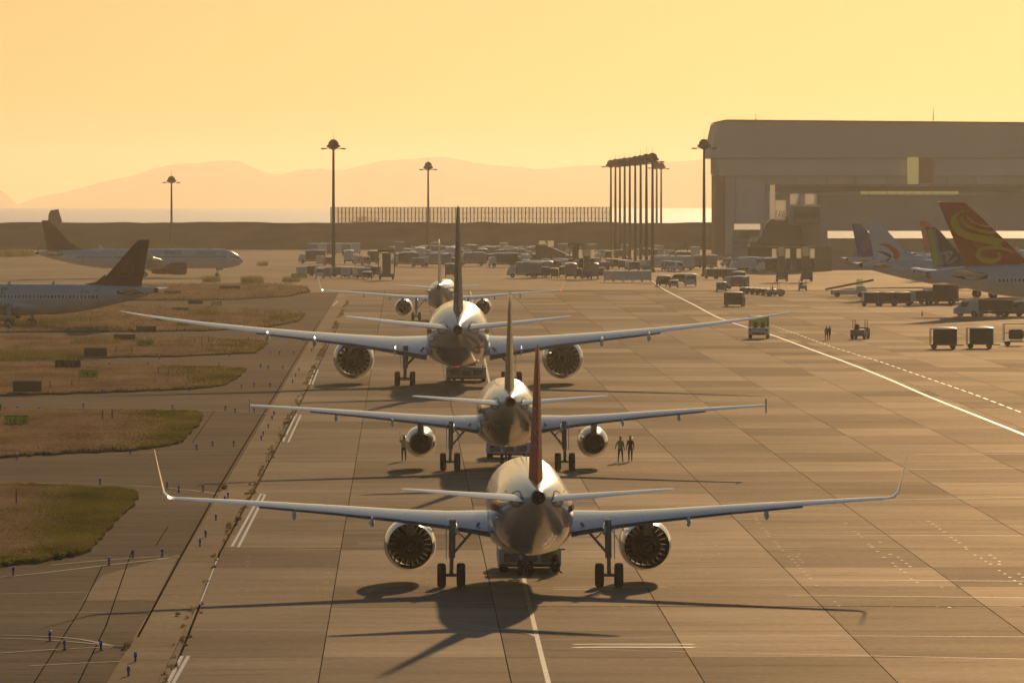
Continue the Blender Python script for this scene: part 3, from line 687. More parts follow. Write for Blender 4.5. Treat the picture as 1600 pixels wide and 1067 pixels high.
def airliner(P, loc, rz, sc, label, fus_m, fin_m, group=None, fus_extra=None, detail=True, nac_m=None, wing_m=None, gear=True, stab_m=None):
    root = empty("airliner", loc, rz, sc, label, "airliner", group)
    wing_m = wing_m or GREYP; nac_m = nac_m or WHITE; stab_m = stab_m or WHITE
    S = stations(P); n = 40
    k = MB(); k.use(fus_m, True); k.loft([fus_ring(*s[:3], s[3], n) for s in S])
    fus = k.build("fuselage", root)
    # tail cone exhaust
    yt, zc, rt = P['tail'], (P['ztt'] + P['ztb']) / 2, P['rt']
    k = MB(); k.use(NOZZ, True); rz_ = (P['ztt'] - P['ztb']) / 2
    k.lathe([(0.01, rz_ * 1.02), (-.42, rz_ * .86), (-.45, rz_ * .7), (-.15, rz_ * .62)], (0, yt, zc), 'y', 20); k.use(DARK); k.lathe([(-.15, rz_*.63), (-.16, .01)], (0, yt, zc), 'y', 16)
    k.build("tail_cone_exhaust", root)
    # belly fairing
    b0, b1, bw, bz, bt = P['belly']; k = MB(); k.use(fus_m if fus_extra is None else fus_extra, True); rings = []
    for i in range(15):
        t = i / 14; y = b0 + (b1 - b0) * t; f = (math.sin(math.pi * min(max(t, .0), 1))) ** .45 if 0 < t < 1 else .02
        rings.append([(bw * 1.03 * f ** .6 * math.sin(2*math.pi*j/28), y, bt - .1 + (bt - .1 - bz) * f * math.cos(2*math.pi*j/28)) for j in range(28)])
    k.loft(rings); k.build("belly_fairing", root)
    # wings, stabilisers, tips, fairings
    for s in (-1, 1):
        k = MB(); k.use(wing_m, True); wing_loft(k, P['wing'], s, P['incid'], 9); wg = k.build("wing", root)
        if detail:
            k = MB(); k.use(mat("flap_grey_paint", (.40, .41, .42), .35, coat=.2), True); W = P['wing']      # flaps: a separate trailing surface
            fl = []
            for (x, yl, ch, z, t) in W[1:6]:
                drop = math.sin(P['incid'] * (1 - .14 * W.index((x, yl, ch, z, t)))) * ch * .6
                fl.append((x, yl - ch * .80, ch * .235, z - drop * .9, .10))
            rings = [[(s * x, yl - a * ch * .98, z + h - a * ch * .16) for a, h in foil(ch, t, 5)] for x, yl, ch, z, t in fl]
            k.loft(rings); k.build("flap", wg)
        for (tx, _) in P['tracks']:
            W = P['wing']; xs_ = [q[0] for q in W]
            yl, ch, z = (float(np.interp(tx, xs_, [q[j] for q in W])) for j in (1, 2, 3)); r_ = .22 if P['R'] < 2.4 else .36
            k = MB(); k.use(wing_m, True); L_ = ch * .55; y0_ = yl - ch * .55
            k.loft([[(s * tx + r_ * .62 * f * math.sin(2*math.pi*j/12), y0_ - L_ * a, z - dz_ - r_ * .75 * f + r_ * 1.35 * f * math.cos(2*math.pi*j/12)) for j in range(12)] for a, f, dz_ in [(0, .1, .05), (.25, .8, .08), (.6, 1, .12), (.9, .8, .2), (1.02, .5, .26)]])
            k.build("flap_track_fairing", wg)
        if P['tip'] == 'sharklet':
            x, yl, ch, z, t = P['wing'][-1]; sc_ = 1 if P['R'] < 2.4 else 1.0
            k = MB(); k.use(wing_m, True); st = [(x - .02, yl, ch, z - .0, t), (x + .30, yl - .2, ch * .93, z + .07, .09), (x + .52, yl - .45, ch * .84, z + .34, .08), (x + .62, yl - .8, ch * .68, z + .85, .07), (x + .78, yl - 1.35, ch * .5, z + 1.6, .07), (x + .93, yl - 1.9, ch * .33, z + 2.4, .06)]
            wing_loft(k, st, s); k.build("wing_tip_fin", root)
        elif P['tip'] == 'fence':
            x, yl, ch, z, t = P['wing'][-1]; k = MB(); k.use(wing_m)
            k.prism([(yl - .1, z), (yl - 1.1, z + .5), (yl - 1.6, z + .5), (yl - 1.5, z), (yl - 1.6, z - .45), (yl - 1.2, z - .45)], s * (x - .03), s * (x + .05)); k.build("wing_tip_fin", root)
        k = MB(); k.use(stab_m, True); wing_loft(k, P['stab'], s, 0, 7); sb_ = k.build("stabiliser", root)
        if detail:                                             # dark cut-out where the stabiliser trims
            x0 = fus_at(S, P['stab'][1][1] - 1.2); yy = P['stab'][1][1] + .25; ch = P['stab'][1][2]
            k = MB(); k.use(mat("stabiliser_cutout", (.08, .08, .085), .5), True); zz = P['stab'][1][3]; rings = []
            for q in range(9):
                t = q / 8; y = yy - t * (ch * .95); tp, bo, rx = fus_at(S, y); zc_, rz2 = (tp + bo) / 2, (tp - bo) / 2; hh = (.42 if P['R'] < 2.4 else .6) * math.sin(math.pi * (.18 + .77 * t)) ** .8
                ring = []
                for z in (zz - hh * .9, zz, zz + hh):
                    qn = max(0, 1 - ((z - zc_) / max(rz2, .05)) ** 2); ring.append((s * (rx * math.sqrt(qn) + .012), y, z))
                rings.append(ring)
            k.loft(rings, False, False, closed=False); k.build("stabiliser_cutout", fus)
    # fin, dorsal fillet, rudder line
    fp = P['fin']; k = MB(); k.use(fin_m, True); rings = []
    for i in range(9):
        t = i / 8; z = fp['z'][0] + (fp['z'][1] - fp['z'][0]) * t; le = fp['le'][0] + (fp['le'][1] - fp['le'][0]) * t; te = fp['te'][0] + (fp['te'][1] - fp['te'][0]) * t
        if i == 8: le -= .10
        rings.append([(h, le - s_ * (le - te), z) for s_, h in foil(le - te, fp['t'], 9, 0)])
    z = fp['z'][1] + .13; le, te = fp['le'][1] - .38, fp['te'][1] + .05
    rings.append([(h * .5, le - s_ * (le - te), z) for s_, h in foil(le - te, fp['t'], 9, 0)])
    k.loft(rings); fin = k.build("fin", root)
    k = MB(); k.use(fin_m, True); d = P['dorsal']; z0 = fp['z'][0]; y0 = fp['le'][0]
    sl = (fp['z'][1] - z0) / (fp['le'][0] - fp['le'][1])
    k.loft([[(-.02, y0 + d, z0 + .22), (.02, y0 + d, z0 + .22), (.03, y0 + d, z0 + .0), (-.03, y0 + d, z0 + .0)],
            [(-.05, y0 + .2, z0 + .62), (.05, y0 + .2, z0 + .62), (.16, y0 + .2, z0 - .1), (-.16, y0 + .2, z0 - .1)],
            [(-.06, y0 - 1.2, z0 + 1.2 * sl + .35), (.06, y0 - 1.2, z0 + 1.2 * sl + .35), (.25, y0 - 1.2, z0 - .1), (-.25, y0 - 1.2, z0 - .1)]]); k.build("dorsal_fillet", fin)
    if detail:
        k = MB(); k.use(DARK); q0, q1 = .66, .70; fr = []
        for i in range(8):
            t0, t1 = i / 8 * .93 + .03, (i + 1) / 8 * .93 + .03; pp = []
            for t, q in ((t0, .695), (t0, .705), (t1, .705), (t1, .695)):
                z = fp['z'][0] + (fp['z'][1] - fp['z'][0]) * t; le = fp['le'][0] + (fp['le'][1] - fp['le'][0]) * t; te = fp['te'][0] + (fp['te'][1] - fp['te'][0]) * t
                pp.append((le - q * (le - te), z))
            fr.append(pp)
        on_fin(k, fp, fr, .01); k.build("rudder_hinge_line", fin)
        k = MB(); k.use(METAL); z = fp['z'][1] + .1; k.tube((0, fp['te'][1] + .3, z), (0, fp['te'][1] - .02, z + .12), .04, .03, 6); k.build("fin_tip_light", fin)
    # engines
    e = P['eng']
    for s in (-1, 1):
        cx, cz = s * e['x'], e['z']; r = e['r']; y0, y1 = e['y0'], e['y1']; ho = e['hole']
        k = MB(); k.use(nac_m, True); ln = y0 - y1
        prof = [(y0 - .35, r * .80), (y0 - .1, r * .84), (y0, r * .89), (y0 - .12, r * .95), (y0 - .6, r * .995), (y0 - 1.4, r), (y1 + ln * .45, r * .99), (y1 + ln * .2, (r + ho) / 2 + (r - ho) * .22), (y1, ho + .035)]; inner = [(y1, ho + .035), (y1 - .01, ho), (y1 + .4, ho), (y1 + 1.3, ho * 1.01)]
        inner += [(y0 - 1.6, r * .80), (y0 - .35, r * .80)] if e['core'] else [(y0 - 1.0, r * .78)]
        nose_i = 3
        k.loft([[(cx + rr * math.cos(2*math.pi*i/36), y, cz + rr * math.sin(2*math.pi*i/36)) for i in range(36)] for y, rr in prof], False, False)
        nac = k.build("engine_nacelle", root)
        k = MB(); k.use(mat("duct_liner", (.03, .028, .025), .6, 0, spec=.3), True); k.loft([[(cx + rr * math.cos(2*math.pi*i/36), y, cz + rr * math.sin(2*math.pi*i/36)) for i in range(36)] for y, rr in inner], False, False); k.build("duct_liner", nac)
        k = MB(); k.use(METAL, True); k.lathe([(y0 - .36, r*.795), (y0 - .1, r * .835), (y0 + .012, r * .89), (y0 - .11, r * .957)], (cx, 0, cz), 'y', 36)
        k.f = [f for f in k.f if len(f) == 4]; k.m = k.m[:len(k.f)]; k.sm = [True] * len(k.f); k.build("intake_lip", nac)
        # fan: blades with gaps between their tips; hub
        k = MB(); k.use(mat("fan_titanium", (.012, .011, .010), .6, 0, spec=.3)); nb = e['vanes'] or 24; yf = y0 - 1.35
        ri, ro = r * .26, r * .795
        for i in range(nb):
            a0 = 2*math.pi*i/nb; aw = 2*math.pi/nb * (.93 if e['vanes'] else 1.02)
            rm = ri + (ro - ri) * .45
            pts = [(ri, a0, 0), (ri, a0 + 2*math.pi/nb, -.1), (rm, a0 + 2*math.pi/nb, -.12), (ro, a0 + aw, -.22), (ro, a0, 0), (rm, a0, 0)]
            k.poly([(cx + rr * math.cos(a), yf + dy, cz + rr * math.sin(a)) for rr, a, dy in pts])
        k.use(NOZZ, True); k.lathe([(yf + .9, .02), (yf + .6, ri * .5), (yf + .1, ri * .95), (yf - .2, ri)], (cx, 0, cz), 'y', 16)
        k.build("fan", nac)
        if e['core']:
            k = MB(); k.use(mat("core_dark_metal", (.035, .032, .03), .5, .3), True); c_ = e['core']
            k.lathe([(yf - .25, c_ * .55), (y1 + 1.2, c_ * 1.12), (y1 + .3, c_ * 1.08), (e['cy'] + .25, c_ * .72), (e['cy'], c_ * .62), (e['cy'] + .02, c_ * .58), (e['cy'] + .5, c_ * .56)], (cx, 0, cz), 'y', 28)
            k.build("core_cowl", nac)
            k = MB(); k.use(NOZZ, True); k.lathe([(e['cy'] + .6, c_ * .4), (e['cy'] + .05, c_ * .34), (e['cy'] - .45, c_ * .12), (e['cy'] - .5, .01)], (cx, 0, cz), 'y', 20); k.build("exhaust_cone", nac)
            k = MB(); k.use(mat("guide_vane_metal", (.05, .045, .04), .25, .8)); yv = yf - .9                                       # outlet guide vanes
            for i in range(nb):
                a = 2*math.pi*(i + .45)/nb; da = .5 / nb; u = Vector((math.cos(a), 0, math.sin(a))); t_ = Vector((-math.sin(a), 0, math.cos(a)))
                C_ = Vector((cx, yv, cz)); ra, rb_ = c_ * 1.0, ho * 1.02; 
                k.poly([C_ + u*ra, C_ + u*rb_ + t_*.02, C_ + u*rb_ + t_*.10 + Vector((0, -.28, 0)), C_ + u*ra + t_*.02 + Vector((0, -.28, 0))])
                k.poly([C_ + u*ra - t_*.012, C_ + u*ra + t_*.008 + Vector((0, -.28, 0)), C_ + u*rb_ + t_*.088 + Vector((0, -.28, 0)), C_ + u*rb_ + t_*.008])
            k.build("guide_vane_ring", nac)
        else:
            k = MB(); k.use(NOZZ, True); k.lathe([(yf - .2, ri), (y1 + 1.2, ho * .6), (y1 + .5, ho * .62), (y1 + .35, .3), (y1 + .1, .03)], (cx, 0, cz), 'y', 24); k.build("exhaust_cone", nac)
            k = MB(); k.use(NOZZ, True); k.lathe([(y1 + .02, ho + .03), (y1 - .35, ho * .93), (y1 - .36, ho * .90), (y1 + .1, ho * .96)], (cx, 0, cz), 'y', 32); k.f = [f for f in k.f if len(f) == 4]; k.m = k.m[:len(k.f)]; k.sm = [True]*len(k.f); k.build("exhaust_nozzle", nac)
        # pylon
        W = P['wing']; xs_ = [q[0] for q in W]; yl, ch, zw = (float(np.interp(e['x'], xs_, [q[j] for q in W])) for j in (1, 2, 3))
        k = MB(); k.use(GREYP); pw = .2 if P['R'] < 2.4 else .3; zt_ = cz + r * .98
        k.prism([(y0 - 1.2, zt_ - .05), (yl + .2, zw + .12), (yl - ch * .45, zw - .1), (yl - ch * .7, zw - .32), (e.get('cy') or y1 + .2, cz + (e['core'] or .6) * .9), (y1 + .9, cz + r * .72)], cx - pw, cx + pw)
        k.build("engine_pylon", root)
        if detail:
            k = MB(); k.use(nac_m); k.prism([(y0 - 1.0, cz + r * .55), (y0 - 2.2, cz + r * .55 + .32), (y0 - 2.5, cz + r * .55 + .3), (y0 - 2.7, cz + r * .5)], cx - s * r * .86 - .02, cx - s * r * .86 + .02); k.build("nacelle_strake", nac)
    # landing gear
    if gear:
        g = P['gear']
        for s in (-1, 1):
            x = s * g['x']; wr = g['wr']; k = MB(); k.use(GEAR, True); rs = g['rs']
            k.tube((x, 0, wr), (x - s * .05, .05, g['z'] + .3), rs * .75, rs * .8, 12); k.tube((x - s * .03, .03, g['z'] * .48), (x - s * .06, .05, g['z'] + .3), rs * 1.25, rs * 1.25, 12)
            by = g['bogie']
            for yy in ((by, -by) if by else (0,)): k.tube((x - g['dx'], yy, wr), (x + g['dx'], yy, wr), rs * .6, rs * .6, 8)
            if by: k.tube((x, by, wr), (x, -by, wr), rs * .8, rs * .8, 10)
            k.smooth = False; k.box((x, -.22, wr + .45), (.12, .32, .5)); lg = k.build("main_gear", root)
            k = MB(); k.use(GEAR); k.tube((x - s * .03, .03, g['z'] * .53), (x - s * g['x'] * .36, .1, g['z'] + .15), rs * .5, rs * .5, 8); k.tube((x - s * g['x'] * .19, .06, g['z'] * .77), (x - s * .08, .05, g['z'] * .98), rs * .26, rs * .26, 6)
            k.build("side_brace", lg)
            k = MB(); k.use(wing_m); k.box((x + s * rs * 1.9, .0, g['z'] * .74), (.04, .55, g['z'] * .55)); k.build("gear_door", lg)
            k = MB(); k.use(GEAR); k.tube((x, -.18, wr + .1), (x, -.42, wr + .55), .05, .05, 6); k.tube((x, -.42, wr + .55), (x, -.14, wr + 1.0), .05, .05, 6); k.build("torque_link", lg)
            for yy in ((by, -by) if by else (0,)):
                for q in (-1, 1):
                    k = MB(); tyre(k, (x + q * g['dx'], yy, wr), wr, g['wt']); k.build("wheel", lg)
        g = P['nosegear']; k = MB(); k.use(GEAR, True); k.tube((0, g['y'], g['wr']), (0, g['y'] + .15, g['z'] + .4), .09, .11, 10); k.tube((-g['dx'], g['y'], g['wr']), (g['dx'], g['y'], g['wr']), .06, .06, 8); k.tube((0, g['y'] - .05, g['z'] * .6), (0, g['y'] + 1.3, g['z'] + .3), .05, .05, 6)
        k.tube((-.16, g['y'] + .02, 1.15), (-.16, g['y'] + .08, 1.15), .11, .11, 10); k.tube((.16, g['y'] + .02, 1.15), (.16, g['y'] + .08, 1.15), .11, .11, 10)
        lg = k.build("nose_gear", root)
        for q in (-1, 1):
            k = MB(); tyre(k, (q * g['dx'], g['y'], g['wr']), g['wr'], g['wt']); k.build("wheel", lg)
            k = MB(); k.use(WHITE); k.box((q * .42, g['y'] + .5, g['z'] - .3), (.03, 1.3, .55)); k.build("gear_door", lg)
    # windows, cockpit
    w0, w1, dw, wz, ww, wh = P['win']
    for s in (-1, 1):
        k = MB(); k.use(GLASS_D); y = w0
        while y > w1:
            tp, bo, rx = fus_at(S, y); zc_, rz2 = (tp + bo) / 2, (tp - bo) / 2
            def sx(z): return s * (rx * math.sqrt(max(0, 1 - ((z - zc_) / rz2) ** 2)) + .012)
            pts = [(y - ww/2, wz - wh * .3), (y - ww * .3, wz - wh/2), (y + ww * .3, wz - wh/2), (y + ww/2, wz - wh * .3), (y + ww/2, wz + wh * .3), (y + ww * .3, wz + wh/2), (y - ww * .3, wz + wh/2), (y - ww/2, wz + wh * .3)]
            k.poly([(sx(z), yy, z) for yy, z in pts]); y -= dw
        tag(k.build("window_row", fus), kind="stuff")
        for yd, hh in ((P['nose'] - P['R'] * 2.4, 1), (P['tail'] + (P['nose'] - P['tail']) * .215, 1)):
            tp, bo, rx = fus_at(S, yd); zc_, rz2 = (tp + bo) / 2, (tp - bo) / 2; k = MB(); k.use(mat("door_seam", (.22, .22, .23), .5)); zl, zh = wz - 1.05, wz + .85
            for (a, c_, d_, e_) in ((-.42, zl, -.38, zh), (.38, zl, .42, zh)):
                m_ = 5
                for q in range(m_):
                    z0_, z1_ = c_ + (e_ - c_) * q / m_, c_ + (e_ - c_) * (q + 1) / m_
                    f_ = lambda z: s * (rx * math.sqrt(max(0, 1 - ((z - zc_) / rz2) ** 2)) + .014)
                    k.poly([(f_(z0_), yd + a, z0_), (f_(z0_), yd + d_, z0_), (f_(z1_), yd + d_, z1_), (f_(z1_), yd + a, z1_)])
            for z0_ in (zl, zh): k.poly([(f_(z0_), yd - .42, z0_), (f_(z0_), yd + .42, z0_), (f_(z0_ + .05), yd + .42, z0_ + .05), (f_(z0_ + .05), yd - .42, z0_ + .05)])
            k.build("cabin_door", fus)
        yc = P['nose'] - P['R'] * .95; k = MB(); k.use(GLASS_D, True)
        for q in range(3):
            pts = []; ya, yb = yc + .55 - q * .75, yc + .55 - q * .75 - .66
            for (y, fz) in ((ya, .60), (yb, .58), (yb, .72 + .04 * q), (ya, .68 + .04 * q)):
                tp, bo, rx = fus_at(S, y); z = bo + (tp - bo) * (fz + .06); zc_, rz2 = (tp + bo) / 2, (tp - bo) / 2
                pts.append((s * (rx * math.sqrt(max(0.0, 1 - ((z - zc_) / rz2) ** 2)) + .02), y, z))
            k.poly(pts)
        k.build("cockpit_window", fus)
    if detail:
        for y in (P['nose'] - 7, 2.0, -4.5):
            k = MB(); k.use(WHITE); tp = fus_at(S, y)[0]; k.prism([(y, tp - .03), (y - .35, tp + .34), (y - .55, tp + .34), (y - .5, tp - .03)], -.02, .02)
            k.build("blade_antenna", fus)
    root["_S"] = 0; del root["_S"]
    return dict(root=root, fus=fus, fin=fin, S=S, P=P)

def fus_text(A, txt, y0, z0, size, m, side, name="lettering", flip=1, shear=0.0):
    """lettering on the fuselage side, reading towards the tail or nose as seen from that side"""
    vs, fs = text_polys(txt, size); k = MB(); k.use(m)
    for f in fs:
        pts = []
        for i in f:
            a, c = vs[i]; a += shear * c; y = y0 + (-a if side * 1 > 0 else a) * (-1 if side > 0 else 1) * (1 if True else 1)
            y = y0 + (a if side > 0 else -a); z = z0 + c
            tp, bo, rx = fus_at(A['S'], y); zc_, rz2 = (tp + bo) / 2, (tp - bo) / 2
            pts.append((side * (rx * math.sqrt(max(0, 1 - ((z - zc_) / rz2) ** 2)) + .02), y, z))
        k.poly(pts)
    return k.build(name, A['fus'])

# liveries ------------------------------------------------------------
def two_tone(name, top, low, zsplit, soft=.05, side_patch=None, rough=.26):
    m = bpy.data.materials.new(name); m.use_nodes = True; n = m.node_tree; L = n.links; b = n.nodes["Principled BSDF"]
    tc = n.nodes.new("ShaderNodeTexCoord"); sp = n.nodes.new("ShaderNodeSeparateXYZ"); L.new(tc.outputs["Object"], sp.inputs[0])
    mr = n.nodes.new("ShaderNodeMapRange"); mr.inputs[1].default_value = zsplit - soft; mr.inputs[2].default_value = zsplit + soft; L.new(sp.outputs[2], mr.inputs[0])
    mx = n.nodes.new("ShaderNodeMix"); mx.data_type = 'RGBA'; mx.inputs[6].default_value = (*low, 1); mx.inputs[7].default_value = (*top, 1); L.new(mr.outputs[0], mx.inputs[0])
    last = mx.outputs[2]
    if side_patch:                                     # (colour, y front, y back, z low, z high): a painted band on the tail sides
        c, ya, yb, za, zb = side_patch
        def band(out, lo, hi, sf):
            a = n.nodes.new("ShaderNodeMapRange"); a.inputs[1].default_value = lo - sf; a.inputs[2].default_value = lo + sf; L.new(out, a.inputs[0])
            d = n.nodes.new("ShaderNodeMapRange"); d.inputs[1].default_value = hi - sf; d.inputs[2].default_value = hi + sf; d.inputs[3].default_value = 1; d.inputs[4].default_value = 0; L.new(out, d.inputs[0])
            q = n.nodes.new("ShaderNodeMath"); q.operation = 'MULTIPLY'; L.new(a.outputs[0], q.inputs[0]); L.new(d.outputs[0], q.inputs[1]); return q.outputs[0]
        sk = n.nodes.new("ShaderNodeMath"); sk.operation = 'MULTIPLY_ADD'; sk.inputs[1].default_value = .35; L.new(sp.outputs[2], sk.inputs[0]); L.new(sp.outputs[1], sk.inputs[2])
        f1, f2 = band(sk.outputs[0], yb + .35 * za, ya + .35 * za, .05), band(sp.outputs[2], za, zb, .05)
        q = n.nodes.new("ShaderNodeMath"); q.operation = 'MULTIPLY'; L.new(f1, q.inputs[0]); L.new(f2, q.inputs[1])
        m2 = n.nodes.new("ShaderNodeMix"); m2.data_type = 'RGBA'; L.new(q.outputs[0], m2.inputs[0]); L.new(last, m2.inputs[6]); m2.inputs[7].default_value = (*c, 1); last = m2.outputs[2]
    nz = n.nodes.new("ShaderNodeTexNoise"); nz.inputs["Scale"].default_value = .9; nz.inputs["Detail"].default_value = 6; mp = n.nodes.new("ShaderNodeMapping"); mp.inputs["Scale"].default_value = (1, .35, 1)
    L.new(tc.outputs["Object"], mp.inputs[0]); L.new(mp.outputs[0], nz.inputs["Vector"])
    r = n.nodes.new("ShaderNodeMapRange"); r.inputs[3].default_value = .9; r.inputs[4].default_value = 1.05; L.new(nz.outputs["Fac"], r.inputs[0])
    sc = n.nodes.new("ShaderNodeVectorMath"); sc.operation = 'SCALE'; L.new(last, sc.inputs[0]); L.new(r.outputs[0], sc.inputs["Scale"]); L.new(sc.outputs[0], b.inputs["Base Color"])
    b.inputs["Roughness"].default_value = rough; b.inputs["Coat Weight"].default_value = .5; b.inputs["Coat Roughness"].default_value = .06
    return m
W3 = (.74, .74, .73)
L1 = two_tone("white_livery_red_band", W3, (.36, .36, .38), 3.1, soft=.9, side_patch=((.45, .04, .03), -3.0, -11.0, 3.75, 4.6))
L2 = two_tone("white_green_livery", (.72, .74, .70), (.12, .17, .11), 3.9, soft=.7)
L3 = two_tone("white_livery_blue_belly", (.72, .72, .72), (.10, .19, .38), 4.0, soft=.04)
L4 = two_tone("plain_white_livery", (.76, .76, .75), (.6, .6, .6), 2.4)
for m_ in (L1, L2, L3, L4): seams(m_, [(1, 2.4, .7, .035), (2, .93, .1, .022)], .80)
BLUEBELLY = mat("blue_belly_paint", (.18, .36, .60), .3, coat=.4)

def place_at(px, py): return G(px, py)
A1 = airliner(A320, G(828.5, 917.5), R(.95), 1.0, "nearest airliner seen from behind, with red fin and tall curved wing tips", L1, RED)
p2_ = G(793, 735)
A2 = airliner(A320C, p2_, R(.55), 1.024, "second airliner from the camera, green fin and short wing tip fences", L2, GREENP)
A3 = airliner(B787, G(716, 603), R(.35), 1.045, "large wide body airliner with upswept wings and dark navy fin", L3, NAVY, fus_extra=BLUEBELLY)
A4 = airliner(A320, G(691, 500.5), R(-.9), .985, "farthest airliner of the row, white all over with a thin white fin", L4, WHITE, detail=False)
A5 = airliner(A321, G(218, 433), R(-72), 1.0, "white airliner with maroon fin taxiing right in front of the sea wall", WHITE, MAROON, nac_m=MAROON)
A6 = airliner(A320C, G(32, 511), R(70), 1.0, "nearer white airliner with maroon fin, its front cut by the left frame edge", WHITE, MAROON)
INK = mat("dark_lettering", (.06, .055, .06), .5); INKM = mat("maroon_lettering", (.12, .04, .05), .5)
# titles: side +1 is the airliner's right
fus_text(A5, "JUNEYAO AIR", 11.6, 4.68, .75, INKM, 1); fus_text(A5, "吉祥航空", 4.9, 4.68, .95, INKM, 1)
fus_text(A6, "吉祥航空", 5.2, 4.62, .95, INK, -1, shear=.2); fus_text(A6, "B-1805", -9.6, 4.72, .42, INK, -1, "registration_lettering")
EMB = mat("faint_gold_emblem", (.17, .07, .055), .45)
for A, s in ((A5, 1), (A6, -1)):                       # round emblem on the maroon fins
    k = MB(); k.use(EMB); fp = A['P']['fin']; cy, cz, rr = (fp['le'][0] + fp['te'][0]) / 2 - .95, 8.0, 1.15
    ring = [(cy + rr * math.cos(t), cz + rr * math.sin(t)) for t in np.linspace(0, 2*math.pi, 25)]
    fin_stroke(k, fp, ring, [.09] * 25, sub=2)
    for dz, wv in ((.45, .8), (.0, 1.0), (-.5, .8)): fin_stroke(k, fp, [(cy - wv * .7, cz + dz), (cy - .2, cz + dz + .22), (cy + .25, cz + dz - .1), (cy + wv * .75, cz + dz + .12)], [.03, .14, .12, .03])
    k.build("fin_emblem", A['fin'])
# red fin's white script near its root on the nearest airliner
k = MB(); k.use(mat("pale_lettering", (.55, .50, .46), .5)); fp = A1['P']['fin']
for i, (dy, dz) in enumerate([(0, 0), (.05, .55), (.1, 1.1), (.15, 1.7)]):
    fin_stroke(k, fp, [(-17.0 - dy, 7.2 + dz), (-17.6 - dy, 7.4 + dz), (-18.1 - dy, 7.25 + dz)], [.04, .12, .05])
k.build("fin_lettering", A1['fin'])

# parked airliners, right ------------------------------------------------
def tail_loc(px, py, Ppar, sc, rz):
    g = G(px, py); return g
FR = R(-74)
ph = G(1450, 495)
def loc_from_tail(px_tail, py_ground, P, sc, rz):
    g = G(px_tail, py_ground); d = Vector((-math.sin(rz), math.cos(rz), 0)); return g - d * P['tail'] * sc
A7 = airliner(A330, loc_from_tail(1452, 493, A330, 1, FR), FR, 1.0, "white airliner with tall red fin carrying yellow swirls, far right", WHITE, mat("deep_red_fin_paint", (.70, .06, .015), .5, spec=.2), nac_m=WHITE)
YG = mat("gold_fin_paint", (.95, .62, .02), .5, spec=.2)
def fin_px(A, px, py):
    """photo pixel -> (y,z) in the airliner's own axes, on its centre plane"""
    r = A['root']; M = (Matrix.Translation(r.location) @ Matrix.Rotation(r.rotation_euler.z, 4, 'Z') @ Matrix.Scale(r.scale[0], 4)).inverted()
    o = Vector((0, 0, H)); d = Vector(((px - 800) / F, 1, -(py - HY) / F)); o2 = M @ o; d2 = (M.to_3x3() @ d); t = -o2.x / d2.x; p = o2 + d2 * t
    return (p.y, p.z)
def fz(A, x, y, ox=1400, oy=290, s=200 / 1423): return fin_px(A, ox + x * s, oy + y * s)
k = MB(); k.use(YG); fp = A7['P']['fin']
q = lambda pts: [fz(A7, x, y) for x, y in pts]
fin_stroke(k, fp, q([(760,270),(665,325),(640,400),(690,500),(800,560),(960,595),(1150,640),(1290,700),(1400,790)]), [.06,.5,1.05,1.15,1.0,1.1,1.25,1.1,.35])
fin_stroke(k, fp, q([(800,275),(735,310),(725,380),(790,450),(900,495),(1010,520),(1130,520)]), [.04,.15,.3,.42,.45,.5,.2])
fin_stroke(k, fp, q([(790,285),(778,330),(830,390),(930,440),(1060,460)]), [.04,.12,.2,.24,.1])
fin_stroke(k, fp, q([(880,305),(920,335),(975,370)]), [.15,.55,.3])
fin_stroke(k, fp, q([(1120,745),(1150,790),(1100,835),(1000,835),(920,800),(905,740),(960,700),(1060,690),(1190,700),(1330,760)]), [.3,.5,.7,.8,.75,.7,.6,.5,.45,.1])
k.build("fin_emblem", A7['fin'])
A8 = airliner(A320C, loc_from_tail(1440, 472, A320C, 1.04, R(-72)), R(-72), 1.04, "parked airliner tail with navy fin, lime stripe and large white letters", WHITE, NAVY, detail=False)
fp = A8['P']['fin']; k = MB(); k.use(mat("lime_fin_stripe", (.45, .68, .03), .5)); fin_stroke(k, fp, [(-18.38, 11.55), (-18.05, 10), (-17.65, 8), (-17.22, 5.75)], [.75, .85, .9, .95]); k.build("fin_stripe", A8['fin'])
k = MB(); k.use(mat("pale_blue_fin_stripe", (.22, .36, .48), .35)); fin_stroke(k, fp, [(-17.75, 11.5), (-17.4, 10), (-16.95, 8), (-16.4, 5.8)], [.35, .4, .5, .6]); k.build("fin_stripe", A8['fin'])
k = MB(); k.use(mat("fin_letters_white", (.60, .62, .64), .4)); ang = R(-58)
vs, fs = text_polys("ANA", 2.6); base = fz(A8, 490, 720)
for f in fs:
    pts = []
    for i in f:
        a, c = vs[i]; dy, dz = a * math.cos(ang) - c * math.sin(ang), a * math.sin(ang) + c * math.cos(ang)
        pts.append((base[0] + dy * 1.05, base[1] + dz - .4))
    if all(5.3 < z < 11.6 for _, z in pts): on_fin(k, fp, [pts], .035, (1,))
k.build("fin_lettering", A8['fin'])
k = MB(); k.use(mat("lime_fin_stripe", (.45, .68, .03), .5))
for y0_, y1_ in ((-17.3, -16.2),):
    prev = None
    for i in range(9):
        z = 5.6 - i * .33; yc = -16.9 + i * .12; rows2 = []
        for y in (yc - .45, yc + .45):
            tp, bo, rx = fus_at(A8['S'], y); zc_, rz2 = (tp + bo) / 2, (tp - bo) / 2; zz = min(z, tp - .02); rows2.append((rx * math.sqrt(max(0, 1 - ((zz - zc_) / rz2) ** 2)) + .03, y, zz))
        if prev and z > bo + .1: k.poly([prev[0], prev[1], rows2[1], rows2[0]])
        prev = rows2
k.build("tail_stripe", A8['fus'])
A9 = airliner(A320, loc_from_tail(1347, 466, A320, 1.12, R(-74)), R(-74), 1.12, "parked white airliner whose fin carries an orange red swallow emblem", WHITE, WHITE, detail=False)
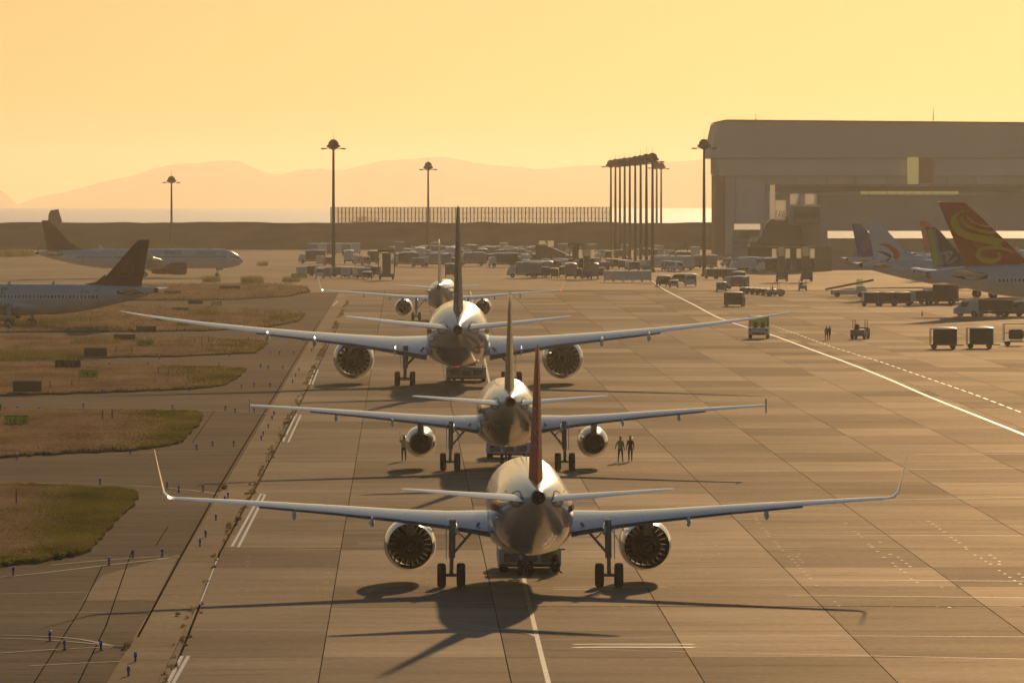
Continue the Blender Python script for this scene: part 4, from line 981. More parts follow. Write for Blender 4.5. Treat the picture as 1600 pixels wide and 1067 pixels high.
fp = A9['P']['fin']; k = MB(); k.use(mat("orange_red_emblem", (.85, .12, .03), .5)); z4 = lambda pts: [fz(A9, x, y, 1320, 340, 160 / 1219) for x, y in pts]
fin_stroke(k, fp, z4([(395,318),(500,335),(575,390),(610,440),(570,510),(480,560)]), [.05, .5, .75, .95, .75, .05]); k.build("fin_emblem", A9['fin'])
k = MB(); k.use(mat("navy_emblem", (.03, .04, .10), .4)); fin_stroke(k, fp, z4([(385,405),(440,415),(520,450),(545,480)]), [.05, .25, .5, .3]); fin_stroke(k, fp, z4([(425,520),(480,515),(530,490)]), [.05, .25, .3]); k.build("fin_emblem", A9['fin'])
A10 = airliner(A320, loc_from_tail(1325, 447, A320, 1.0, R(-74)), R(-74), 1.0, "parked airliner with blue fin bearing a faint red rose emblem", WHITE, mat("blue_fin_paint", (.05, .11, .38), .5, spec=.2), detail=False)
fp = A10['P']['fin']; k = MB(); k.use(mat("rose_emblem", (.42, .10, .08), .45)); c0 = fz(A10, 235, 345, 1320, 340, 160 / 1219)
fin_stroke(k, fp, [(c0[0] + rr_ * math.cos(t), c0[1] + rr_ * math.sin(t) * .9) for t, rr_ in zip(np.linspace(0, 11, 18), np.linspace(.95, .1, 18))], [.16] * 18, sub=2)
fin_stroke(k, fp, [(c0[0], c0[1] - .2), (c0[0] + .05, c0[1] - 1.0)], [.4, .15]); k.build("fin_emblem", A10['fin'])
A11 = airliner(A320, loc_from_tail(1431, 436, A320, 1.0, R(-76)), R(-76), 1.0, "parked airliner with pinkish red fin, mostly hidden behind the lime striped tail", WHITE, mat("pink_red_fin_paint", (.75, .14, .09), .5), detail=False)
# ================================================================ BUILDINGS, right background
def bpx(mb, x0, x1, y0, y1, D, dep, z_base=None):
    """box whose camera-facing side spans the given pixels at distance D"""
    A, B = AT(x0, y0, D), AT(x1, y1, D); zb = B.z if z_base is None else z_base
    mb.box(((A.x + B.x) / 2, D + dep / 2, (A.z + zb) / 2), (abs(B.x - A.x), dep, abs(A.z - zb))); return mb
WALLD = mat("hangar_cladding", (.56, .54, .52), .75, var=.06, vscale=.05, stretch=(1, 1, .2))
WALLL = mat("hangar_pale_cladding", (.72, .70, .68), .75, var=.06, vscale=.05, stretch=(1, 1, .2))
ROOFB = mat("brown_roof_edge", (.28, .22, .18), .7)
ROOFL = mat("bright_metal_roof", (.38, .32, .25), .62, 0, var=.4, vscale=.6, bump=.8, spec=.25)
GLOWPANE = mat("daylight_glow_glazing", (.5, .45, .2), .4, emit=(.80, .66, .25, .62))  # emission stands in for daylight passing through the glazing, no lamps inside
hg = empty("hangar", AT(1360, 400, 2320), label="huge grey hangar with chamfered roof corner at the right", cat="hangar"); hl = -Vector(hg.location)
def hb(name, m, fn, par=None, kind=None, host=hg):
    k = MB(); k.use(m); fn(k)
    L_ = Vector(host.location); k.v = [(v[0] - L_.x, v[1] - L_.y, v[2] - L_.z) for v in k.v]
    o = k.build(name, par or host); return tag(o, kind=kind) if kind else o
DH = 2320
def prism_px(k, pts, D, dep):
    P_ = [AT(x, y, D) for x, y in pts]; k.prism([(p.x, p.z) for p in P_], D, D + dep, 'y')
hb("fascia", WALLD, lambda k: prism_px(k, [(1113,247),(1113,232),(1122,192),(1135,188),(1720,193),(1720,247)], DH, 90))
hb("upper_wall", WALLL, lambda k: bpx(k, 1123, 1720, 248, 275, DH + 1.5, 86))
hb("roof_edge", ROOFB, lambda k: prism_px(k, [(1120,190),(1135,187),(1720,192),(1720,194),(1135,190)], DH - .5, 92))
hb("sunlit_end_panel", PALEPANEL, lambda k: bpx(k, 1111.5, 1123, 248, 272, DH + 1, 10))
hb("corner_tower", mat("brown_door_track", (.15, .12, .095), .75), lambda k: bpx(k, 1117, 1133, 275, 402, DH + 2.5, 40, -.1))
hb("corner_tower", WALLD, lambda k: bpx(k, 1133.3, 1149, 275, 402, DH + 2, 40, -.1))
hb("door_backing", WALLD, lambda k: bpx(k, 1149, 1720, 274, 402, DH + 7, 2, -.1))
for i in range(12):
    x0 = 1150 + i * 47
    hb("door_panel", WALLL, lambda k: bpx(k, x0, x0 + 46.2, 276, 402, DH + 3 + (i % 2) * 1.2, 2, -.1))
hb("window_band", GLOWPANE, lambda k: bpx(k, 1418, 1435, 246, 290, DH - .8, 1.0))
hb("window_band", mat("brown_glass_band", (.16, .12, .07), .4), lambda k: bpx(k, 1436, 1457, 246, 286, DH - .6, 1.0))
for x in (1181, 1458): hb("roof_aerial", STEELD, lambda k: k.tube(AT(x, 189, DH + 5), AT(x, 178 if x < 1400 else 169, DH + 5), .14, .05, 6))
for i in range(24): hb("cladding_seam", WALLL, lambda k: bpx(k, 1160 + i * 24, 1160.6 + i * 24, 249, 274, DH + 1.38, .2))
# second building
DT = 2050
t2 = empty("terminal_building", AT(1400, 420, DT), label="long flat roofed maintenance building in front of the hangar", cat="building")
def tb(name, m, fn, par=None, kind=None): return hb(name, m, fn, par, kind, host=t2)
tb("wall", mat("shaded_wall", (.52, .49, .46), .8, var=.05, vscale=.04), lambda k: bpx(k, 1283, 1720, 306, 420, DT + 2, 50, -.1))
tb("wall", WALLD, lambda k: bpx(k, 1213, 1282.5, 304, 375, DT + 3, 50))
tb("roof_fascia", ROOFB, lambda k: bpx(k, 1212.5, 1720, 291, 299, DT - 1, 58))
tb("roof_edge", ROOFL, lambda k: bpx(k, 1211, 1720, 288.3, 290.6, DT - 1.6, 60))
tb("upper_band", WALLL, lambda k: bpx(k, 1214, 1720, 299.2, 304.5, DT + .5, 50))
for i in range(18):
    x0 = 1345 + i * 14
    tb("strip_window", GLOWPANE if i < 11 else WALLL, lambda k: bpx(k, x0, x0 + 12.6, 298.6, 303.4, DT + .2, .2))  # left panes glow by themselves in place of daylight shining through
# low buildings with bright roofs
DL = 1930
lb = empty("cargo_shed", AT(1450, 425, DL), label="low shed with a bright sunlit roof behind the parked tails", cat="shed")
def lo(name, m, fn): return hb(name, m, fn, host=lb)
lo("wall", mat("shed_wall", (.45, .40, .33), .8, var=.06, vscale=.05), lambda k: bpx(k, 1296, 1720, 374, 428, DL, 30, -.1))
def roofslab(k, x0, x1, y0, y1, D, dep):
    a, b_, c, d = AT(x0, y1, D), AT(x1, y1, D), AT(x1, y0, D + dep), AT(x0, y0, D + dep); b0 = len(k.v)
    k.v += [tuple(a), tuple(b_), tuple(c), tuple(d), (a.x, a.y, a.z - .4), (b_.x, b_.y, b_.z - .4), (c.x, c.y, c.z - .6), (d.x, d.y, d.z - .6)]
    for f in [(0,1,2,3),(7,6,5,4),(0,4,5,1),(1,5,6,2),(2,6,7,3),(3,7,4,0)]: k.face([b0 + i for i in f])
lo("roof", ROOFL, lambda k: roofslab(k, 1293, 1720, 361, 372.5, DL - 1, 34))
for i in range(9): lo("shed_door", VGREY, lambda k: bpx(k, 1300 + i * 34, 1328 + i * 34, 392, 428, DL - .3, .3, -.1))
fz2 = empty("control_building", AT(1240, 410, 1880), label="low building with canopies and a curved roof between hangar and stairs trucks", cat="building")
def cb(name, m, fn): return hb(name, m, fn, host=fz2)
cb("wall", mat("dark_shed_wall", (.24, .21, .165), .8, var=.08, vscale=.08), lambda k: bpx(k, 1165, 1300, 386, 424, 1885, 25, -.1))
cb("wall", WALLD, lambda k: prism_px(k, [(1178,384),(1205,346),(1282,352),(1300,384)], 1890, 20))
cb("canopy", ROOFL, lambda k: roofslab(k, 1147, 1188, 350, 359, 1890, 16)); cb("canopy", ROOFL, lambda k: roofslab(k, 1143, 1170, 371, 378, 1880, 14))
cb("canopy_wall", WALLL, lambda k: bpx(k, 1145, 1188, 360, 371, 1893, 12)); cb("canopy_wall", WALLD, lambda k: bpx(k, 1144, 1168, 379, 420, 1884, 12, -.1))
cb("flat_roof", mat("tan_roof", (.30, .26, .20), .7), lambda k: roofslab(k, 1172, 1262, 378, 385, 1882, 12))
cb("curved_roof", mat("tan_wall", (.24, .21, .165), .8), lambda k: k.lathe([(-3, 4.5), (3, 4.5)], AT(1222, 368, 1888), 'y', 20))

DC = 1884
cb("sign_tower", PALEPANEL, lambda k: bpx(k, 1202.5, 1211, 289, 343, DC - 2, .3))
cb("sign_tower", PALEPANEL, lambda k: bpx(k, 1211.2, 1228, 313, 345, DC - 2.2, .3))
vs_, fs_ = text_polys("E ANE", 1.0)
def sign_text(k):
    A = AT(1211.5, 340, DC - 2.3); wpx = 15 / F * DC
    mx = max(v[0] for v in vs_); sx = wpx / mx; sz = 11 / F * DC / .72
    for f in fs_: k.poly([(A.x + vs_[i][0] * sx, A.y - .03, A.z + vs_[i][1] * sz) for i in f])
cb("sign_lettering", mat("dark_sign_lettering", (.06, .05, .045), .6), sign_text)
cb("stair_block", WALLD, lambda k: bpx(k, 1234, 1283, 322, 352, DC - 4, 10))
cb("roof_box", PALEPANEL, lambda k: bpx(k, 1234, 1247.5, 303, 320, DC - 6, .3))
cb("roof_box", PALEPANEL, lambda k: bpx(k, 1257, 1276, 303, 320, DC - 6, .3))
cb("roof_box", WALLL, lambda k: bpx(k, 1248, 1256.6, 305, 321, DC - 5, 5))
cb("upper_floor", mat("tan_wall", (.24, .21, .165), .8), lambda k: bpx(k, 1240, 1282, 322.5, 351, DC - 7, 12))
cb("window_strip", mat("tan_window_strip", (.13, .10, .07), .5), lambda k: bpx(k, 1242, 1279, 333, 341, DC - 7.3, .2))
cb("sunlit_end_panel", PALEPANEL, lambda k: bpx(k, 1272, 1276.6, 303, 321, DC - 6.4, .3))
# ================================================================ LIGHT MASTS
def light_mast(h):
    r = empty("light_mast", label="tall floodlight mast", cat="light mast")
    k = MB(); k.use(STEELD, True); k.tube((0, 0, 0), (0, 0, h - 1.2), .42, .24, 12); k.use(STEELD, False); k.box((0, 0, .25), (1.3, 1.3, .5)); k.build("pole", r)
    k = MB(); k.use(STEELD, True); k.lathe([(h - 1.9, .3), (h - 1.5, .95), (h - .8, 1.15), (h - .2, 1.0), (h + .3, .5), (h + .35, .1)], (0, 0, 0), 'z', 16); hd = k.build("lamp_crown", r)
    for i in range(10):
        a = 2 * math.pi * i / 10; k = MB(); k.use(VDARK); k.box((1.25 * math.cos(a), 1.25 * math.sin(a), h - 1.1), (.32, .42, .5), a); k.build("floodlight", hd)
    for s in (-1, 1):
        k = MB(); k.use(STEELD); k.tube((0, 0, h - 1.6), (s * 2.6, 0, h - 1.55), .09, .07, 6); k.box((s * 2.1, 0, h - 1.65), (1.1, .35, .28)); k.build("side_arm", r)
    k = MB(); k.use(STEELD); k.tube((0, 0, h), (0, 0, h + 2.1), .05, .02, 5); k.build("lightning_rod", r)
    return r
mp = light_mast(26.0)
row = [(954.5,252),(961.6,250.6),(968.6,250),(976,248.6),(984,248.2),(992.5,246.4),(1001,245),(1010,243),(1019.5,241.6)]
ORD = ["first", "second", "third", "fourth", "fifth", "sixth", "seventh", "eighth", "ninth", "tenth", "eleventh", "twelfth", "thirteenth", "fourteenth", "fifteenth", "sixteenth", "seventeenth", "eighteenth", "nineteenth", "twentieth"]
for i, (x, yt) in enumerate(row):
    D = F * (26 - H) / (HY - yt - 0.0); p = Vector(((x - 800) * D / F, D, 0))
    place(mp, i > 0, p, 0, f"{ORD[i]} floodlight mast from the left in the close row of masts", "row of floodlight masts")
for i, (x, yt) in enumerate([(1026,254.5),(1033,256)]):
    D = F * (26 - H) / (HY - yt); place(mp, True, Vector(((x - 800) * D / F, D, 0)), 0, ["thin floodlight mast just right of the close row", "outermost thin floodlight mast right of the close row"][i], "row of floodlight masts")
m2_ = light_mast(28.6)
place(m2_, False, G(521, 431), 0, "nearest left floodlight mast rising in front of the net fence")
c_ = copy_tree(m2_); tag(c_, "dark floodlight mast standing left of the big hangar"); c_.location = G(1100, 432)
m3_ = light_mast(22.0); place(m3_, False, Vector(((268 - 800) * 2480 / F, 2480, 0)), 0, "far floodlight mast above the taxiing maroon tailed airliner"); m3_.location.z = .0
c_ = copy_tree(m3_); c_.location = Vector(((669 - 800) * 2480 / F, 2480, 0)); tag(c_, "far floodlight mast behind the net fence, left of the navy fin")
for o in (m3_, c_): o.scale = (1, 1, 1.0)
m3_.scale = (1, 1, .98); c_.scale = (1, 1, 1.17)
# small slanted panel above the wall, left
k = MB(); D = 2440; k.use(VDARK); P_ = [AT(x, y, D) for x, y in [(75,346),(76,335),(79,329),(91,327),(93,334),(97,347),(92,349)]]; r = empty("antenna_panel", G(84, 390), label="small dark slanted panel raised above the sea wall at far left", cat="antenna"); L_ = r.location
k.prism([(p.x - L_.x, p.z) for p in P_], D - L_.y, D - L_.y + 1.2, 'y'); k.build("panel", r)
k = MB(); k.use(STEELD); k.tube((AT(58, 386, D).x - L_.x, D - L_.y + .5, 0), (AT(80, 345, D).x - L_.x, D - L_.y + .5, AT(80, 345, D).z), .35, .25, 8); k.build("leaning_mast", r)

# net fence on the wall top ------------------------------------------------
DN = 2522
nf = empty("net_fence", (0, DN, 0), label="long pale see through net fence with many thin posts on the sea wall", cat="fence")
xA, xB = AT(517, 350, DN).x, AT(953, 350, DN).x; zA, zB = AT(0, 351, DN).z, AT(0, 324, DN).z
k = MB(); k.use(mat("fence_post_steel", (.20, .17, .12), .6)); k.box((0, 0, 0), (.30, .16, 1)); po = k.build("post", nf); nP = 76
for i in range(nP + 1):
    o = po if i == 0 else po.copy(); 
    if i: COL.objects.link(o)
    o.parent = nf; o.location = (xA + (xB - xA) * i / nP, 0, (zA + zB) / 2); o.scale = (1, 1, zB - zA)
for zz in (zB, zB - 1.6, zB - 3.4): k = MB(); k.use(STEELD); k.box(((xA + xB) / 2, 0, zz), (xB - xA, .12, .10)); k.build("rail", nf)
NET = translucent("pale_netting", (.62, .52, .36), .42)
for i in range(19):
    a, c = xA + (xB - xA) * i / 19, xA + (xB - xA) * (i + 1) / 19
    k = MB(); k.use(NET); k.box(((a + c) / 2, .14, (AT(0, 351, DN).z + zB) / 2), (c - a - .02, .03, zB - AT(0, 351, DN).z)); k.build("net_panel", nf)
# boat on the sea
pb = AT(568, 345.5, 5600); k = MB(); k.use(VDARK); 
bo = empty("boat", (pb.x, pb.y, -4 - 5600**2 / (2 * RE)), label="low dark boat on the water seen through the net fence", cat="boat")
k.prism([(-9, 1.6), (-8, -.3), (8, -.3), (10, 2.2), (6, 1.7)], -2, 2, 'y'); k.build("hull", bo); k = MB(); k.use(VGREY); k.box((-1, 0, 3), (6, 3, 2.8)); k.box((0, 0, 4.8), (2.4, 2.4, 1)); k.build("wheelhouse", bo)

# ================================================================ VEHICLES
def wheels(r, pts, rad, wd, name="wheel"):
    for x, y in pts: 
        k = MB(); tyre(k, (0, 0, 0), rad, wd); o = k.build(name, r); o.location = (x, y, rad)
def tow_tug(w_=3.0, l=7.0, h=1.15, cabs=True, cabx=0):
    """low towbarless aircraft tractor, nose +Y"""
    r = empty("aircraft_tug"); k = MB(); k.use(VWHITE)
    k.prism([(-l/2, .35), (-l/2, h - .05), (-l/2 + .3, h), (-l*.18, h), (-l*.12, .75), (l*.05, .75), (l*.1, h + .05), (l/2 - .4, h), (l/2, h - .3), (l/2, .35)], -w_/2, w_/2); b_ = k.build("body", r)
    k = MB(); k.use(VDARK); k.box((0, -l/2 - .02, .38), (w_ * .96, .1, .14)); k.build("rear_bumper", r)
    k = MB(); k.use(GLASS_D); k.box((cabx, l*.28, h + .32), (w_ * .5, 1.5, .62), 0, .86); cb_ = k.build("cab_glazing", r); k = MB(); k.use(VWHITE); k.box((cabx, l*.28, h + .67), (w_ * .46, 1.4, .08)); k.build("cab_roof", cb_)
    for s in (-1, 1):
        k = MB(); k.use(mat("orange_beacon", (.7, .2, .02), .3)); k.box((s * w_ * .42, -l/2 + .15, h + .06), (.14, .14, .16)); k.build("beacon", r)
        k = MB(); k.use(mat("tail_lamp_red", (.5, .02, .02), .3)); k.box((s * w_ * .38, -l/2 - .03, h * .72), (.22, .05, .12)); k.build("tail_lamp", r)
    for i in range(3): k = MB(); k.use(VGREY); k.box((-w_ * .3 + i * w_ * .3, -l/2 - .015, h * .62), (w_ * .24, .04, h * .35)); k.build("rear_panel", r)
    wheels(r, [(-w_/2 + .25, -l*.34), (w_/2 - .25, -l*.34), (-w_/2 + .25, l*.33), (w_/2 - .25, l*.33)], .52, .42)
    return r
def put(r, loc, rz, label, cat, sc=1, group=None):
    r.location = loc; r.rotation_euler = (0, 0, rz); r.scale = (sc,)*3; return tag(r, label, cat, group)
t = put(tow_tug(3.1, 7.5, 1.25, cabx=.0), G(826, 893) + Vector((0, 2, 0)), R(1), "white towing tractor under the nose of the nearest airliner", "tractor")
t = put(tow_tug(3.1, 7.5, 1.25), G(794, 717) + Vector((0, 2, 0)), R(.5), "white towing tractor under the nose of the green finned airliner", "tractor")
t = put(tow_tug(3.9, 8.5, 1.5), G(728, 596) + Vector((0, 1, 0)), R(.5), "white towing tractor with cab under the wide body airliner", "tractor")
k = MB(); k.use(mat("red_beacon_lit", (.6, .02, .01), .3, emit=(1, .05, .02, 9))); k.lathe([(-.12, .12), (0, .15), (.12, .05)], (0, 2.0, 1.85), 'z', 10); o = k.build("anti_collision_beacon", A3['root'])
k = MB(); k.use(mat("green_nav_lamp", (.02, .5, .1), .3, emit=(.1, 1, .3, 4))); k.box((-17.2, -2.2, 4.4), (.25, .3, .15)); k.build("navigation_lamp", A4['root'])
k = MB(); k.use(mat("red_nav_lamp", (.6, .02, .01), .3, emit=(1, .1, .05, 5))); k.box((17.2, -2.2, 4.4), (.25, .3, .15)); k.build("navigation_lamp", A4['root'])

def cab_truck():
    r = empty("apron_van"); k = MB(); k.use(VWHITE)
    k.prism([(-2.2, .45), (-2.25, 1.35), (1.9, 1.35), (2.3, 1.15), (2.3, .45)], -1.22, 1.22); b_ = k.build("body", r)
    for s in (-1, 1):
        for y in (-2.0, 1.6): k = MB(); k.use(VDARK); k.tube((s * 1.15, y, 1.35), (s * 1.10, y * .96, 2.7), .05, .05, 5); k.build("cab_pillar", r)
    k = MB(); k.use(VDARK); k.box((0, -.2, 2.74), (2.4, 3.9, .12)); k.build("roof", r)
    for y in (-2.02, 1.62): k = MB(); k.use(CABGLASS); k.box((0, y, 2.05), (2.2, .02, 1.25)); k.build("window", r)
    for s in (-1, 1): k = MB(); k.use(VDARK); k.box((s * .45, .4, 1.7), (.5, .5, .7)); k.build("seat", r)
    k = MB(); k.use(VDARK); k.box((0, -2.27, .62), (1.5, .08, .3)); k.build("bumper", r)
    for s in (-1, 1): k = MB(); k.use(mat("tail_lamp_red", (.5, .02, .02), .3)); k.box((s * 1.0, -2.27, 1.1), (.2, .04, .25)); k.build("tail_lamp", r)
    wheels(r, [(-1.05, -1.5), (1.05, -1.5), (-1.05, 1.5), (1.05, 1.5)], .46, .3); return r
put(cab_truck(), G(1186, 529), R(-4), "white apron vehicle with yellowish glazed cab on the safety line", "van", 1.03)
def small_tractor(driver=False):
    r = empty("baggage_tractor"); k = MB(); k.use(VGREY)
    k.prism([(-1.4, .3), (-1.4, .95), (-.5, 1.0), (-.4, .8), (.3, .8), (.45, 1.15), (1.3, 1.05), (1.45, .8), (1.45, .3)], -.72, .72); k.build("body", r)
    for s in (-1, 1):
        for y in (-.55, .55): k = MB(); k.use(VDARK); k.tube((s * .62, y, .95), (s * .62, y, 1.95), .035, .035, 5); k.build("roof_post", r)
    k = MB(); k.use(VDARK); k.box((-.25, -.35, 1.15), (.45, .15, .6)); k.build("seat", r)
    wheels(r, [(-.62, -.9), (.62, -.9), (-.62, .95), (.62, .95)], .32, .24); return r
put(small_tractor(), G(1344, 529.5), R(-14), "small open baggage tractor alone right of the two walking workers", "tractor", 1.25)
GLINT = mat("glint_roof_sheet", (.75, .74, .72), .22, .7, var=.2, vscale=2)  # glossy sheet for the domed roofs added to catch sun glints
def dome_roof(r, cx, cy, w_, l, z, rise=.12, name="roof"):  # convex cap added and curved so that vehicle tops glint in the sun
    k = MB(); k.use(GLINT, True); n = 6; rise = .075 * max(w_, l)
    for i in range(n + 1):
        for j in range(n + 1):
            u, v = i / n * 2 - 1, j / n * 2 - 1; k.v.append((cx + u * w_ / 2, cy + v * l / 2, z + rise * (1 - .5 * u * u - .5 * v * v)))
    for i in range(n):
        for j in range(n): a = i * (n + 1) + j; k.face((a, a + n + 1, a + n + 2, a + 1))
    b0 = len(k.v)
    for i, j in ((0, 0), (n, 0), (n, n), (0, n)): x, y, zz = k.v[i * (n + 1) + j]; k.v.append((x, y, z - .03))
    for q in range(4):
        e = [(0, 0), (n, 0), (n, n), (0, n)]; a, c = e[q], e[(q + 1) % 4]; k.face((a[0] * (n + 1) + a[1], c[0] * (n + 1) + c[1], b0 + (q + 1) % 4, b0 + q))
    return k.build(name, r)
def van(m, l=4.6, h=2.0, w_=1.8):
    r = empty("service_van"); k = MB(); k.use(m); k.prism([(-l/2, .35), (-l/2, h*.55), (-l/2 + .08, h), (l*.22, h), (l*.38, h*.62), (l*.5, h*.5), (l*.5, .35)], -w_/2, w_/2); k.build("body", r)
    dome_roof(r, 0, -l * .13, w_ * .98, l * .68, h + .01, .10)
    k = MB(); k.use(GLASS_D); k.box((0, -l/2 - .01, h * .75), (w_ * .8, .05, h * .28)); k.build("rear_window", r)
    k = MB(); k.use(GLASS_D); k.poly([(-w_*.42, l*.235, h*.97), (w_*.42, l*.235, h*.97), (w_*.42, l*.385, h*.64), (-w_*.42, l*.385, h*.64)]); k.v = [(x, y + .03, z + .02) for x, y, z in k.v]; k.build("windscreen", r)
    for s in (-1, 1):
        k = MB(); k.use(GLASS_D); k.box((s * (w_/2 + .005), -.1, h * .76), (.03, l * .55, h * .26)); k.build("side_window", r)
        k = MB(); k.use(mat("tail_lamp_red", (.5, .02, .02), .3)); k.box((s * w_ * .42, -l/2 - .02, h * .5), (.14, .04, .3)); k.build("tail_lamp", r)
    wheels(r, [(-w_*.45, -l*.3), (w_*.45, -l*.3), (-w_*.45, l*.32), (w_*.45, l*.32)], .33, .22); return r
def truck(m, l=7.5, h=3.0, w_=2.4, cm=None):
    r = empty("service_truck"); k = MB(); k.use(m); k.box((0, -.8, .9 + (h - .9) / 2), (w_, l - 2.1, h - .9)); k.build("cargo_box", r); dome_roof(r, 0, -.8, w_, l - 2.1, h + .01, .14)
    k = MB(); k.use(cm or VWHITE); k.prism([(l/2 - 1.9, .5), (l/2 - 1.9, 2.3), (l/2 - .6, 2.3), (l/2 - .1, 1.4), (l/2, .5)], -w_*.46, w_*.46); cb_ = k.build("cab", r)
    k = MB(); k.use(GLASS_D); k.poly([(-w_*.4, l/2 - .57, 2.25), (w_*.4, l/2 - .57, 2.25), (w_*.4, l/2 - .1, 1.48), (-w_*.4, l/2 - .1, 1.48)]); k.v = [(x, y + .03, z) for x, y, z in k.v]; k.build("windscreen", cb_)
    k = MB(); k.use(VDARK); k.box((0, -.3, .68), (w_ * .8, l - .9, .3)); k.build("chassis", r)
    wheels(r, [(-w_*.43, -l*.3), (w_*.43, -l*.3), (-w_*.43, l*.33), (w_*.43, l*.33)], .45, .3); return r
def container_dolly(m, w_=2.0, l=1.7, h=1.6):
    r = empty("container_dolly"); k = MB(); k.use(m); z0 = .55
    k.prism([(-w_/2, z0 + .4), (-w_*.36, z0), (w_/2, z0), (w_/2, z0 + h), (-w_/2, z0 + h)], -l/2, l/2, 'y'); k.build("container", r); dome_roof(r, 0, 0, w_, l, z0 + h + .01, .16)
    k = MB(); k.use(VDARK); k.box((0, 0, .46), (w_, l + .1, .14)); k.tube((0, l/2, .4), (0, l/2 + .8, .35), .05, .05, 5); k.build("deck", r)
    wheels(r, [(-w_*.4, -l*.38), (w_*.4, -l*.38), (-w_*.4, l*.38), (w_*.4, l*.38)], .2, .14); return r
def cart(m, l=3.0, w_=1.6, h=2.0, open_=False):
    """baggage cart, long axis X"""
    r = empty("baggage_cart"); k = MB(); k.use(VDARK); k.box((0, 0, .5), (l, w_, .14)); k.tube((l/2, 0, .42), (l/2 + .9, 0, .42), .06, .06, 5); k.build("deck", r)
    if not open_:
        k = MB(); k.use(m); k.box((-.0 + l * .06, 0, (h + .58) / 2), (l * .86, w_, h - .6)); k.build("curtain", r)
        dome_roof(r, 0, 0, l, w_ * 1.04, h + .01, .12)
    for s in (-1, 1):
        for t_ in (-1, 1): k = MB(); k.use(VGREY); k.tube((s * l * .49, t_ * w_ * .48, .5), (s * l * .49, t_ * w_ * .48, h), .045, .045, 5); k.build("corner_post", r)
    if open_:
        for t_ in (-1, 1):
            for zz in (h, (h + .5) / 2): k = MB(); k.use(VGREY); k.tube((-l * .49, t_ * w_ * .48, zz), (l * .49, t_ * w_ * .48, zz), .035, .035, 5); k.build("side_rail", r)
    wheels(r, [], .3, .2)
    for s in (-1, 1):
        for t_ in (-1, 1):
            k = MB(); k.use(RUB, True); k.lathe([(-.08, .22), (-.08, .3), (.08, .3), (.08, .22)], (0, 0, 0), 'y', 14); k.use(GEAR); k.box((0, 0, 0), (.2, .14, .2)); o = k.build("wheel", r); o.location = (s * l * .36, t_ * w_ * .42, .3)
    return r
put(cart(CURTAIN, 3.1, 1.7, 2.35), G(1474, 545), R(2), "dark curtained baggage cart, left one of the two near the right edge", "baggage cart")
c2 = copy_tree([o for o in COL.objects if o.name.startswith("baggage_cart") and o.get("category")][0]); c2.location = G(1531, 544); tag(c2, "dark curtained baggage cart, right one of the two near the right edge")
put(cart(CURTAIN, 3.4, 1.7, 2.6, True), G(1590, 540), R(2), "open framed trolley with rails at the right frame edge", "trolley")
k = MB(); k.use(VDARK, True); k.lathe([(-.9, .5), (-.6, .62), (.6, .62), (.9, .4)], (0, 0, 0), 'x', 14); k.use(VGREY, False); k.box((0, 0, -.7), (1.6, .8, .12)); o = k.build("cargo_drum", None, G(1588, 540) + Vector((0, 0, 1.35))); tag(o, "dark drum shaped load riding on the open framed trolley", "cargo")
# belt loader, carts under the parked airliners
def belt_loader():
    r = empty("belt_loader"); k = MB(); k.use(VWHITE); k.prism([(-3, .4), (-3, 1.2), (1.2, 1.2), (1.4, 1.9), (2.6, 1.9), (3, 1.2), (3, .4)], -.9, .9, 'y'); k.build("body", r)
    k = MB(); k.use(VDARK); 
    k.prism([(-4, 1.15), (-4, 1.5), (4.3, 3.1), (4.3, 2.75)], -.5, .5, 'y'); k.build("belt", r)
    k = MB(); k.use(CABGLASS); k.box((1.9, -.2, 2.5), (1.0, 1.2, 1.1)); k.build("cab_glazing", r)
    for s in (-1, 1):
        for t_ in (-1, 1):
            k = MB(); k.use(RUB, True); k.lathe([(-.12, .3), (-.12, .42), (.12, .42), (.12, .3)], (0, 0, 0), 'y', 14); k.use(GEAR); k.box((0, 0, 0), (.3, .2, .3)); o = k.build("wheel", r); o.location = (s * 2, t_ * .8, .42)
    return r
put(belt_loader(), G(1326, 464), R(4), "pale belt loader pointing at the white parked airliner", "belt loader", 1.0)
cA = cart(CURTAIN, 3.0, 1.6, 2.1); put(cA, G(1361, 478), R(3), "dark baggage cart below the swallow tail, leftmost of three", "baggage cart")
for x, lab in ((1386, "dark baggage cart below the swallow tail, middle of three"), (1409, "dark baggage cart below the swallow tail, rightmost of three")):
    c2 = copy_tree(cA); c2.location = G(x, 478); tag(c2, lab)
for x, y, lab, mk in [(1438,476,"dark service truck between the carts and the red tail", lambda: truck(VDARK, 5, 2.2, 2)), (1452,474,"squat grey loader under the lime striped tail", lambda: van(VGREY, 4, 2.4, 2.2)),(1470,476,"tall dark truck under the lime striped tail", lambda: truck(VDARK, 6, 3.2, 2.4)),
                      (1517,494,"pale rounded van under the red finned airliner", lambda: van(VWHITE, 4.8, 2.3, 2.6)),(1548,495,"dark truck under the red finned airliner's belly", lambda: truck(VDARK, 7, 2.4, 2.6)),(1577,494,"grey van at the far right under the red finned airliner", lambda: van(VGREY, 5, 2.1, 2.2))]:
    put(mk(), G(x, y), R(80), lab, "truck" if "truck" in lab else "van")
k = MB(); k.use(ORANGE, True); k.lathe([(0, .22), (.04, .2), (.06, .14), (.75, .03)], (0, 0, 0), 'z', 12); o = k.build("traffic_cone", None, G(1441, 493)); tag(o, "small orange traffic cone alone on the bright apron", "traffic cone")

